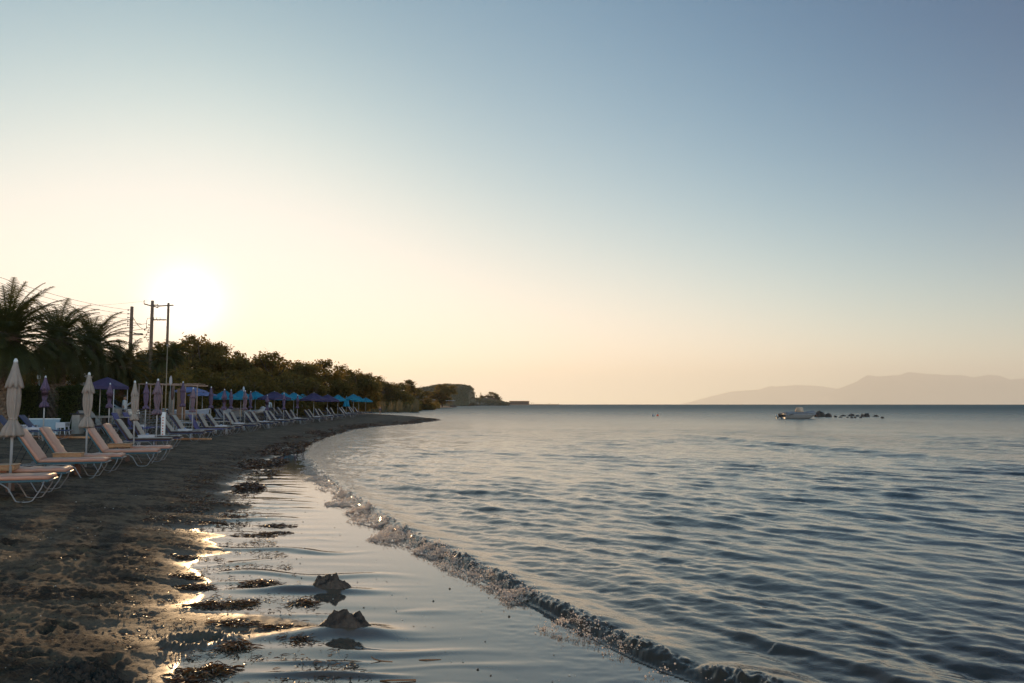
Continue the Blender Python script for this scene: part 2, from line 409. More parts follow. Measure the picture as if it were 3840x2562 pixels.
# ---------------------------------------------------------------- mesh builder and materials
rnd = random.Random(7)
class MB:
    def __init__(s): s.v = []; s.f = []; s.mi = []; s.sm = []
    def add(s, V, F, mi=0, smooth_=False, M=None):
        o = len(s.v)
        s.v += [tuple(M @ Vector(p)) if M is not None else tuple(p) for p in V]
        s.f += [tuple(i + o for i in f) for f in F]; s.mi += [mi] * len(F); s.sm += [smooth_] * len(F); return s
    def box(s, c, d, mi=0, rot=None, bev=0):
        x, y, z = [q / 2 for q in d]
        if bev <= 0:
            V = [(a * x, b * y, e * z) for a in (-1, 1) for b in (-1, 1) for e in (-1, 1)]
            F = [(0, 1, 3, 2), (4, 6, 7, 5), (0, 4, 5, 1), (2, 3, 7, 6), (0, 2, 6, 4), (1, 5, 7, 3)]
        else:
            bm = bmesh.new(); bmesh.ops.create_cube(bm, size=1)
            for v in bm.verts: v.co = Vector((v.co.x * 2 * x, v.co.y * 2 * y, v.co.z * 2 * z))
            bmesh.ops.bevel(bm, geom=bm.edges[:], offset=bev, segments=2, profile=.6, affect='EDGES')
            V = [v.co[:] for v in bm.verts]; F = [[v.index for v in f.verts] for f in bm.faces]; bm.free()
        M = Matrix.Translation(c) @ (rot.to_4x4() if rot is not None else Matrix())
        return s.add(V, F, mi, bev > 0, M)
    def tube(s, pts, r, n=8, mi=0, caps=True):
        pts = [Vector(p) for p in pts]; k = len(pts)
        rr = r if isinstance(r, (list, tuple)) else [r] * k
        V = []; F = []; up = None
        for i, p in enumerate(pts):
            t = (pts[min(i + 1, k - 1)] - pts[max(i - 1, 0)])
            if t.length < 1e-9: t = Vector((0, 0, 1))
            t.normalize()
            if up is None: up = t.orthogonal().normalized()
            a = (up - t * up.dot(t))
            a = a.normalized() if a.length > 1e-6 else t.orthogonal().normalized()
            up = a; b = t.cross(a)
            for j in range(n):
                q = 2 * math.pi * j / n; V.append(tuple(p + (a * math.cos(q) + b * math.sin(q)) * rr[i]))
        for i in range(k - 1):
            for j in range(n):
                F.append((i * n + j, i * n + (j + 1) % n, (i + 1) * n + (j + 1) % n, (i + 1) * n + j))
        if caps: F += [tuple(range(n))[::-1], tuple((k - 1) * n + j for j in range(n))]
        return s.add(V, F, mi, True)
    def lathe(s, prof, n=16, mi=0, fn=None, c=(0, 0, 0)):
        """prof: (radius, z) bottom to top; fn(radius, angle, z) -> radius"""
        V = []; F = []; k = len(prof)
        for r, z in prof:
            for j in range(n):
                q = 2 * math.pi * j / n; rr = fn(r, q, z) if fn else r
                V.append((c[0] + rr * math.cos(q), c[1] + rr * math.sin(q), c[2] + z))
        for i in range(k - 1):
            for j in range(n):
                F.append((i * n + j, i * n + (j + 1) % n, (i + 1) * n + (j + 1) % n, (i + 1) * n + j))
        F += [tuple(range(n))[::-1], tuple((k - 1) * n + j for j in range(n))]
        return s.add(V, F, mi, True)
    def mesh(s, name):
        me = bpy.data.meshes.new(name); me.from_pydata(s.v, [], s.f)
        me.polygons.foreach_set('material_index', s.mi); me.polygons.foreach_set('use_smooth', s.sm); me.update(); return me
    def build(s, name, mats, parent=None):
        me = s.mesh(name)
        o = bpy.data.objects.new(name, me); C.objects.link(o)
        for q in (mats if isinstance(mats, (list, tuple)) else [mats]): me.materials.append(q)
        if parent is not None: o.parent = parent
        return o
def empty(name, loc=(0, 0, 0), rz=0.0):
    o = bpy.data.objects.new(name, None); C.objects.link(o); o.location = loc; o.rotation_euler = (0, 0, rz); o.empty_display_size = .2; return o
KIDS = {}
def copy_tree(o, parent=None, swap=None):
    c = o.copy(); C.objects.link(c)
    for k in list(c.keys()):
        if k in ('label', 'category', 'group', 'kind') and parent is None: del c[k]
    if parent is not None: c.parent = parent
    if swap and c.data is not None and o.name.split('.')[0] in swap: c.data = swap[o.name.split('.')[0]]
    kids = [q for q in KIDS.get(o.name, ())]
    for ch in kids: copy_tree(ch, c, swap)
    KIDS[c.name] = [q for q in NEWKIDS.pop(c.name, [])] if False else [x for x in c_children(c)]
    return c
def c_children(c): return _REG.get(c.name, [])
_REG = {}; NEWKIDS = {}
def register(o):
    """remember a prototype's tree"""
    for q in bpy.data.objects:
        if q.parent is not None: _REG.setdefault(q.parent.name, [])
    def walk(p):
        ks = [q for q in bpy.data.objects if q.parent == p]; KIDS[p.name] = ks
        for q in ks: walk(q)
    walk(o); return o
def clone(o, loc, rz=0.0, scale=None):
    c = copy_tree(o); c.location = loc; c.rotation_euler = (0, 0, rz)
    if scale is not None: c.scale = scale if isinstance(scale, (tuple, list, Vector)) else (scale,) * 3
    return c
MATS = {}
def mat(name, col, rough=.6, var=.18, scale=12, metal=0, bump=0.0, trans=0.0, coat=0, sheen=0):
    if name in MATS: return MATS[name]
    m = NT(name); P = m.coord(kind='Object'); nz = m.noise(P, scale, 4, .6)
    c2 = tuple(q * (1 - var) for q in col); c3 = tuple(min(1, q * (1 + var)) for q in col)
    cc = m.mix(m.rng(nz, .3, .7), c2, c3)
    b = m.pbr(Base_Color=cc, Roughness=rough, Metallic=metal)
    if coat: b.inputs['Coat Weight'].default_value = coat
    if bump: m.set(b.inputs['Normal'], m.bump(nz, .6, bump))
    sh = b.outputs[0]
    if trans:
        t = m.n('ShaderNodeBsdfTranslucent', {'Color': cc}); mx = m.n('ShaderNodeMixShader', {0: trans}); m.set(mx.inputs[1], sh); m.set(mx.inputs[2], t.outputs[0]); sh = mx.outputs[0]
    MATS[name] = m.done(sh); return MATS[name]
def leaf_mat(name, c1, c2, trans=.4):
    m = NT(name); oi = m.n('ShaderNodeObjectInfo'); P = m.coord(); nz = m.noise(P, 1.1, 3, .6); nf = m.noise(P, 14, 2, .6)
    cc = m.mix(m.rng(nz, .32, .68), c1, c2); cc = m.mix(m.rng(nf, .3, .7, 0, .5), cc, tuple(q * .55 for q in c1))
    b = m.pbr(Base_Color=cc, Roughness=.55); b.inputs['Specular IOR Level'].default_value = .25
    t = m.n('ShaderNodeBsdfTranslucent', {'Color': m.mix(.5, cc, tuple(min(1, q * 2.4) for q in (c2[0] * 1.3, c2[1], c2[2] * .5)))})
    mx = m.n('ShaderNodeMixShader', {0: trans}); m.set(mx.inputs[1], b.outputs[0]); m.set(mx.inputs[2], t.outputs[0])
    MATS[name] = m.done(mx.outputs[0]); return MATS[name]
M_ALU = mat('painted_metal_tube', (.22, .21, .21), .35, .1, 30, .3)
M_WHITEP = mat('white_plastic', (.48, .49, .53), .4, .06, 8, coat=.1)
M_WOODT = mat('pale_wood', (.38, .20, .095), .55, .3, 9, bump=.002)
M_PEACH = mat('peach_vinyl', (.46, .225, .155), .48, .12, 5, bump=.008)
M_CREAM = mat('cream_canvas', (.37, .30, .255), .8, .10, 7, trans=.18, bump=.004)
M_PURPLE = mat('purple_canvas', (.135, .090, .150), .8, .16, 7, trans=.18, bump=.004)
M_BLUEP = mat('indigo_canvas', (.060, .045, .115), .8, .16, 6, trans=.2)
M_CYAN = mat('turquoise_canvas', (.02, .25, .38), .8, .15, 6, trans=.35)
M_PALEB = mat('faded_blue_canvas', (.20, .24, .45), .8, .2, 5, trans=.3)
M_TURQ = mat('turquoise_sling', (.03, .085, .105), .6, .1, 12)
M_NAVY = mat('navy_sling', (.018, .028, .085), .6, .15, 12)
M_INDIGO = mat('indigo_sling', (.045, .04, .16), .6, .15, 12)
M_GREYC = mat('grey_cream_vinyl', (.22, .195, .17), .5, .14, 4, bump=.008)
M_EDGE = mat('dark_brown_piping', (.045, .022, .018), .5, .2, 10)
M_POLE = mat('white_pole', (.36, .355, .36), .45, .1, 12)
M_BARK = mat('bark', (.075, .052, .036), .9, .35, 8, bump=.03)
M_WOODP = mat('weathered_pole_wood', (.16, .10, .065), .85, .3, 6)
M_DARK = mat('black_rubber', (.012, .012, .013), .5, .2, 10)
M_WIRE = mat('wire', (.05, .045, .04), .6, .1, 5)
M_SKIN = mat('skin', (.36, .19, .12), .55, .1, 10)
M_HAIR = mat('dark_hair', (.03, .02, .015), .6, .2, 20)
M_STONE = mat('wall_stone', (.30, .26, .22), .9, .3, 5, bump=.03)
M_ROCK = mat('sea_rock', (.060, .045, .036), .75, .4, 4, bump=.08)
M_WHITE = mat('white_paint', (.62, .62, .62), .4, .06, 4)
M_LEAFA = leaf_mat('dark_leaves', (.075, .066, .020), (.145, .115, .034), .6)
M_LEAFB = leaf_mat('olive_leaves', (.090, .078, .026), (.17, .135, .044), .6)
M_PALM = leaf_mat('palm_leaflets', (.045, .056, .020), (.085, .088, .032), .42)
M_HEDGE = leaf_mat('hedge_leaves', (.035, .052, .016), (.060, .080, .024), .35)
M_REED = leaf_mat('dry_reeds', (.075, .065, .032), (.13, .10, .05), .3)
M_WEED = mat('wet_seaweed', (.070, .030, .012), .30, .5, 25, trans=.35, coat=.4)
M_WEED2 = mat('tan_seaweed', (.20, .095, .035), .35, .4, 25, trans=.4, coat=.3)

def leaf_cloud(N_, radial, size, seed, flat=.0, sub=1):
    """N_ small leaf quads; radial(rng, n) -> points in local space. Returns V, F arrays."""
    g = np.random.RandomState(seed); P = radial(g, N_); n = len(P)
    a = g.randn(n, 3); a /= np.linalg.norm(a, axis=1)[:, None]
    b = np.cross(a, g.randn(n, 3)); b /= np.linalg.norm(b, axis=1)[:, None]
    if flat: a[:, 2] *= (1 - flat)
    s = size * (.55 + .9 * g.rand(n))[:, None]
    V = np.empty((n, 4, 3)); V[:, 0] = P - a * s; V[:, 1] = P + b * s * .42; V[:, 2] = P + a * s; V[:, 3] = P - b * s * .42
    F = np.arange(n * 4).reshape(n, 4)
    return V.reshape(-1, 3), F
def crown_points(lobes, clump=.8):
    """points gathered in clumps near the surface of a set of ellipsoid lobes"""
    def f(g, n):
        vol = np.array([l[3] * l[4] * l[5] for l in lobes]) ** .7; vol = vol / vol.sum()
        nc = max(8, n // 42)
        li = g.choice(len(lobes), nc, p=vol); L_ = np.array(lobes)[li]
        d = g.randn(nc, 3); d /= np.linalg.norm(d, axis=1)[:, None]
        r = g.rand(nc) ** .38
        cc = L_[:, :3] + d * r[:, None] * L_[:, 3:6]
        cs = clump * (.45 + .75 * g.rand(nc))
        k = g.randint(0, nc, n); off = g.randn(n, 3) * .40 * cs[k][:, None]; off[:, 2] *= .75
        return cc[k] + off
    return f
# ---------------------------------------------------------------- trees: unit size (radius 1, height 1 scaled per tree)
def branchy(mb, H, seed, r0=.16, spread=.75, base=.0):
    g = random.Random(seed)
    def rec(p, d, l, r, k):
        pts = [p]; q = p.copy(); dd = d.copy()
        for i in range(4):
            dd = (dd + Vector((g.uniform(-.18, .18), g.uniform(-.18, .18), .06))).normalized(); q = q + dd * l / 4; pts.append(q.copy())
        mb.tube(pts, [r, r * .88, r * .78, r * .68, r * .55], 6)
        if k > 0:
            for j in range(g.choice((2, 3))):
                a = g.uniform(0, 6.283); nd = (dd + Vector((math.cos(a) * spread, math.sin(a) * spread, g.uniform(.1, .5)))).normalized()
                rec(pts[-1 if j == 0 else g.choice((2, 3, 4))], nd, l * g.uniform(.62, .82), r * .55, k - 1)
    rec(Vector((0, 0, base)), Vector((g.uniform(-.1, .1), g.uniform(-.1, .1), 1)).normalized(), H * .34, r0, 3)
def tree_mesh(seed, R_, H, nleaf, leaf, mt, kind='round'):
    g = random.Random(seed); lobes = []
    if kind == 'round':
        for i in range(15):
            a = g.uniform(0, 6.283); rr = R_ * g.uniform(.15, .72); z = H * g.uniform(.22, .80); s = R_ * g.uniform(.28, .46)
            rr *= (1.15 - .55 * max(0, (z / H - .5)) * 2)
            lobes.append((rr * math.cos(a), rr * math.sin(a), z, s, s, s * .72))
        lobes.append((g.uniform(-.2, .2) * R_, g.uniform(-.2, .2) * R_, H * .86, R_ * .26, R_ * .26, H * .11)); lobes.append((0, 0, H * .3, R_ * .8, R_ * .8, H * .25))
    elif kind == 'low':      # foliage down to the ground
        for i in range(18):
            a = g.uniform(0, 6.283); rr = R_ * g.uniform(.1, .75); z = H * g.uniform(.08, .78); s = R_ * g.uniform(.25, .42)
            rr *= (1.1 - .5 * max(0, z / H - .4))
            lobes.append((rr * math.cos(a), rr * math.sin(a), z, s, s, s * .8))
        lobes.append((0, 0, H * .88, R_ * .2, R_ * .2, H * .09))
    elif kind == 'tall':
        for i in range(12):
            a = g.uniform(0, 6.283); z = H * g.uniform(.15, .9); rr = R_ * .45 * (1.15 - z / H); s = R_ * g.uniform(.25, .45) * (1.2 - .6 * z / H)
            lobes.append((rr * math.cos(a), rr * math.sin(a), z, s, s, s * 1.1))
    V, F = leaf_cloud(nleaf, crown_points(lobes, R_ * .26), leaf, seed)
    keep = V[F[:, 0], 2] > .05; F = F[keep]; u = np.unique(F); mp = np.zeros(len(V), int); mp[u] = np.arange(len(u)); V = V[u]; F = mp[F]
    me = mesh_np('crown', V, F, False); me.materials.append(mt)
    mb = MB(); branchy(mb, H, seed, R_ * .055)
    tr = mb.mesh('trunk'); tr.materials.append(M_BARK)
    return me, tr
def make_tree_proto(seed, R_, H, n, leaf, mt, kind):
    me, tr = tree_mesh(seed, R_, H, n, leaf, mt, kind)
    return (me, tr, R_, H)
TREES = [make_tree_proto(3, 3.5, 8, 15000, .17, M_LEAFB, 'round'), make_tree_proto(8, 3.5, 8, 15000, .16, M_LEAFA, 'low'),
         make_tree_proto(15, 3.5, 8, 15000, .17, M_LEAFB, 'low'), make_tree_proto(21, 2.6, 9, 11000, .18, M_LEAFA, 'tall'), make_tree_proto(33, 3.5, 8, 12000, .17, M_LEAFA, 'round')]
def put_tree(name, px, top, D, Rw, k, label, cat='tree', group=None, rz=None, gzv=None):
    d = ray(px, top); t = D / d[1]; x = d[0] * t; ztop = EYE + d[2] * t; g0 = gz(x, D) if gzv is None else gzv
    me, tr, R_, H = TREES[k]
    o = empty(name, (x, D, g0 - .05), rnd.uniform(0, 6.28) if rz is None else rz)
    sx_ = Rw / R_; sz_ = (ztop - g0) / (H * .93)
    o.scale = (sx_, sx_ * rnd.uniform(.9, 1.1), sz_)
    for nm, q in (('crown', me), ('trunk', tr)):
        c = bpy.data.objects.new(nm, q); C.objects.link(c); c.parent = o
    tag(o, label, cat, group); return o
GT = 'broad trees behind the beach'
put_tree('broadleaf_tree', 742, 1256, 88, 3.7, 0, 'tallest broad tree, right under the setting sun', group=GT)
put_tree('broadleaf_tree', 600, 1292, 74, 3.6, 2, 'bushy tree between the two tall wooden power poles', group=GT)
put_tree('broadleaf_tree', 672, 1296, 92, 3.8, 1, 'dense dark tree just beside the tallest tree, below the sun', group=GT)
put_tree('broadleaf_tree', 480, 1345, 62, 3.0, 1, 'low dark tree rising behind the small palm crown', group=GT)
put_tree('broadleaf_tree', 540, 1325, 70, 2.9, 4, 'dark tree at the foot of the first wooden power pole', group=GT)
put_tree('broadleaf_tree', 825, 1302, 90, 3.6, 4, 'tree sloping down to the notch in the tree line', group=GT)
put_tree('broadleaf_tree', 880, 1324, 92, 2.9, 2, 'smaller tree at the edge of the notch in the tree line', group=GT)
put_tree('broadleaf_tree', 925, 1362, 92, 3.0, 1, 'low tree filling the notch in the tree line', group=GT)
put_tree('broadleaf_tree', 1000, 1318, 86, 3.9, 0, 'wide tree with ragged top just past the notch in the tree line', group=GT)
put_tree('broadleaf_tree', 1075, 1358, 94, 3.3, 2, 'tree behind the indigo parasol nearest the camera', group=GT)
put_tree('broadleaf_tree', 1130, 1354, 95, 3.8, 0, 'flat topped tree behind the turquoise parasols', group=GT)
put_tree('broadleaf_tree', 1205, 1357, 102, 3.3, 4, 'tree behind the pair of indigo parasols', group=GT)
put_tree('broadleaf_tree', 1275, 1374, 112, 3.4, 1, 'round dark tree behind the last indigo parasol', group=GT)
put_tree('broadleaf_tree', 1325, 1385, 118, 3.6, 0, 'last round tree at the end of the beach tree line', group=GT)
put_tree('broadleaf_tree', 1355, 1420, 124, 2.4, 2, 'low tree leaning out at the end of the beach tree line', group=GT)
put_tree('broadleaf_tree', 960, 1385, 74, 2.8, 2, 'bush-like tree in front of the tree line by the inflatable boat', group=GT)
put_tree('broadleaf_tree', 760, 1385, 62, 2.8, 1, 'low bushy tree in front of the tallest tree', group=GT)
put_tree('broadleaf_tree', 860, 1395, 66, 2.8, 4, 'low bushy tree behind the white panel', group=GT)
put_tree('broadleaf_tree', 655, 1392, 58, 2.6, 2, 'low bushy tree behind the pergola', group=GT)
put_tree('broadleaf_tree', 560, 1400, 54, 2.4, 1, 'low bushy tree behind the stacked sunbeds', group=GT)
put_tree('broadleaf_tree', 1060, 1412, 80, 3.0, 1, 'low bushy tree behind the turquoise parasols', group=GT)
put_tree('broadleaf_tree', 1170, 1420, 88, 3.2, 2, 'low bushy tree with lighter leaves behind the indigo parasols', group=GT)
put_tree('broadleaf_tree', 1270, 1430, 98, 3.0, 4, 'low bushy tree beside the closed turquoise parasol', group=GT)
put_tree('broadleaf_tree', 450, 1412, 50, 2.2, 4, 'low bushy tree behind the indigo gazebo', group=GT)
put_tree('broadleaf_tree', 385, 1395, 56, 2.8, 1, 'dark bushy tree behind the white flowering shrub', group=GT)
put_tree('broadleaf_tree', 150, 1405, 62, 3.6, 2, 'dim tree seen between the first two palms', group=GT)
put_tree('broadleaf_tree', 260, 1400, 60, 3.0, 1, 'dim bushy tree between the second and third palms', group=GT)
GT2 = 'green trees on the far side of the lagoon'
put_tree('broadleaf_tree', 1418, 1416, 230, 7.5, 2, 'large pale green tree beyond the standing bather', group=GT2)
put_tree('broadleaf_tree', 1452, 1440, 222, 6.5, 1, 'dark round tree in front of the pale green one', group=GT2)
put_tree('broadleaf_tree', 1490, 1434, 236, 5.5, 0, 'tree with a gap in its crown past the dark round one', group=GT2)
put_tree('broadleaf_tree', 1530, 1424, 250, 5.0, 3, 'tall bright tree near the small hut', group=GT2)
put_tree('broadleaf_tree', 1560, 1455, 262, 6.0, 1, 'dark low tree directly above the small hut roof', group=GT2)
put_tree('broadleaf_tree', 1395, 1470, 215, 5.0, 4, 'low dark tree next to the end of the beach tree line', group=GT2)
put_tree('broadleaf_tree', 1659, 1439, 400, 6.6, 0, 'lone tree on the small rocky point', rz=1.0, gzv=0.6)
# reeds along the lagoon
def reeds():
    g = np.random.RandomState(4); n = 1500
    px = np.where(g.rand(n) < .6, g.uniform(1300, 1640, n), 1300 + 340 * g.beta(1.4, 1.4, n)); D = g.uniform(176, 215, n); D = np.where(px > 1570, D + 120, D); X = (px - 1920) / FPX * D
    top = np.interp(px, [1300, 1380, 1440, 1560, 1640], [1512, 1496, 1499, 1503, 1512]) + g.randn(n) * 4 + 7 * noise(px * .035, px * 0 + 1.2)
    zt = np.maximum(EYE + (1516 - top) * D / FPX, 1.0) * g.uniform(.45, 1, n) * np.clip(.75 + 1.3 * fbm(px * .05, px * 0 + 2.2, 3, 6), .3, 1.3)
    lean = g.randn(n, 2) * .35; w = g.uniform(.06, .2, n)
    V = np.empty((n, 4, 3)); V[:, 0] = np.stack([X - w, D, X * 0 + .1], 1); V[:, 1] = np.stack([X + w, D, X * 0 + .1], 1)
    V[:, 2] = np.stack([X + w * .3 + lean[:, 0], D + lean[:, 1], zt], 1); V[:, 3] = np.stack([X - w * .3 + lean[:, 0], D + lean[:, 1], zt], 1)
    return mesh_np('reeds', V.reshape(-1, 3), np.arange(n * 4).reshape(n, 4), False)
tag(link('reeds', reeds(), M_REED), 'golden dry reeds along the lagoon', 'reeds', kind='stuff')
def scrub():
    g = np.random.RandomState(9); n = 26000
    px = g.uniform(-200, 1390, n); D = np.interp(px, [-200, 300, 700, 1000, 1390], [58, 54, 56, 76, 128]) + g.randn(n) * 2.2
    X = (px - 1920) / FPX * D; z = .6 + 2.7 * g.rand(n) ** 1.5 * (1 + .35 * np.sin(px * .03)) 
    P = np.stack([X, D, z], 1); P = P + 0.0
    V, F = leaf_cloud(n, lambda gg, k: P, .17, 9); return mesh_np('scrub', V, F, False)
tag(link('scrub', scrub(), M_LEAFA), 'tangled undergrowth at the foot of the tree line', 'undergrowth', kind='stuff')
def scrub2():
    g = np.random.RandomState(19); n = 9000
    px = g.uniform(1340, 1650, n); D = 225 + g.randn(n) * 5 + np.where(px > 1580, 120, 0); X = (px - 1920) / FPX * D; z = .2 + 2.2 * g.rand(n) ** 1.4
    V, F = leaf_cloud(n, lambda gg, k: np.stack([X, D, z], 1), .4, 9); return mesh_np('scrub', V, F, False)
tag(link('scrub', scrub2(), M_LEAFA), 'dark undergrowth behind the golden reeds', 'undergrowth', kind='stuff')

# ---------------------------------------------------------------- palms
def palm_meshes(seed, nf=64, Lf=2.7, droop=1.0, wide=1.0):
    g = random.Random(seed); V = []; F = []; rc = MB()
    for i in range(nf):
        q = i / nf; el = R(84 - 122 * q ** .9) + g.uniform(-.12, .12); az = i * 2.39996 + g.uniform(-.2, .2)
        L_ = Lf * g.uniform(.82, 1.1) * (1 - .12 * q); p = Vector((math.cos(az) * .12, math.sin(az) * .12, -.05 - q * .35)); th = el; n = 15; pts = [p.copy()]
        bend = (R(52) + R(24) * q) * droop * g.uniform(.75, 1.2)
        for k in range(n):
            t = (k + 1) / n; th2 = th - bend * t ** 1.4
            p = p + Vector((math.cos(az) * math.cos(th2), math.sin(az) * math.cos(th2), math.sin(th2))) * (L_ / n); pts.append(p.copy())
        rc.tube(pts, [.028 * (1 - .8 * k / n) + .004 for k in range(n + 1)], 4, caps=False)
        side = Vector((-math.sin(az), math.cos(az), 0))
        m_ = 58
        for k in range(4, m_):
            t = k / m_; fi = t * n; i0 = min(int(fi), n - 1); b = pts[i0].lerp(pts[i0 + 1], fi - i0); tan = (pts[i0 + 1] - pts[i0]).normalized()
            upv = side.cross(tan).normalized(); ll = .46 * wide * math.sin(math.pi * min(1, .12 + t * .86)) ** .6 * g.uniform(.85, 1.15)
            for s in (-1, 1):
                dd = (tan * .75 + side * s * .75 - upv * g.uniform(-.28, .18)).normalized(); e = b + dd * ll + Vector((0, 0, -.10 * ll)); w = tan * .020
                o = len(V); V += [b - w, b + w, e + w * .25, e - w * .25]; F.append((o, o + 1, o + 2, o + 3))
    cr = mesh_np('crown', np.array([v[:] for v in V]), np.array(F), False); cr.materials.append(M_PALM)
    rc = rc.mesh('frond_stalks'); rc.materials.append(M_PALM); return cr, rc
def palm_trunk(r=.36, H=4.0, seed=1):
    mb = MB(); g = random.Random(seed)
    mb.lathe([(r * 1.25, 0), (r * 1.05, .3), (r * .95, 1), (r * .92, H * .6), (r * 1.0, H * .8), (r * 1.25, H * .95), (r * .6, H * 1.04)], 18)
    k = 0; z = .1
    while z < H:
        n = 11
        for j in range(n):
            a = 6.283 * (j + .5 * (k % 2)) / n + .1 * k; rr = r * (1.0 + (.25 if z > H * .85 else 0)) 
            M = Matrix.Translation((math.cos(a) * rr, math.sin(a) * rr, z)) @ Matrix.Rotation(a, 4, 'Z') @ Matrix.Rotation(R(-35 - (18 if z > H * .8 else 0)), 4, 'Y')
            mb.add([(-.03, -.085, -.05), (-.03, .085, -.05), (.085, 0, -.02), (-.01, -.05, .16), (-.01, .05, .16), (.055, 0, .17)],
                   [(0, 2, 5, 3), (2, 1, 4, 5), (3, 5, 4), (0, 1, 2)], 0, False, M)
        z += .135; k += 1
    me = mb.mesh('trunk'); me.materials.append(mat('palm_boots', (.13, .09, .062), .9, .4, 9)); return me
PAL = [palm_meshes(2, 104, 2.9, .95, .95), palm_meshes(5, 96, 2.9, 1.2, .95), palm_meshes(9, 56, 2.3, 1.1, 1.1)]
PTR = palm_trunk()
def put_palm(px, topcr, D, k, Lscale, trunkr, label, H=None):
    x, = [(px - 1920) / FPX * D]; zc = EYE + (1516 - topcr) * D / FPX; g0 = gz(x, D)
    o = empty('palm_tree', (x, D, g0 - .05), rnd.uniform(0, 6.28))
    t = bpy.data.objects.new('trunk', PTR); C.objects.link(t); t.parent = o; t.scale = (trunkr / .36, trunkr / .36, (zc - g0) / 4.0)
    for nm, q in (('crown', PAL[k][0]), ('frond_stalks', PAL[k][1])):
        c = bpy.data.objects.new(nm, q); C.objects.link(c); c.parent = o; c.location = (0, 0, zc - g0); c.scale = (Lscale,) * 3
    tag(o, label, 'palm tree', 'date palms behind the hedge'); return o
put_palm(18, 1246, 36, 0, 1.06, .40, 'large dark palm at the very edge, thick scaly trunk behind the nearest cream parasol')
put_palm(212, 1264, 42, 1, 1.0, .38, 'second palm with arching crown above the closed purple parasol')
put_palm(342, 1288, 47, 1, 1.02, .36, 'third palm with drooping fronds beside the first power pole')
put_palm(452, 1362, 50, 2, 1.0, .25, 'small low palm whose fronds cross the power pole')
put_palm(612, 1335, 64, 2, .75, .22, 'little palm top poking out of the trees between the tall poles')
put_palm(655, 1316, 66, 2, .62, .18, 'upright palm tuft right below the sun')
put_palm(-130, 1290, 40, 0, 1.0, .40, 'palm partly out of view whose fronds reach over the dark one')
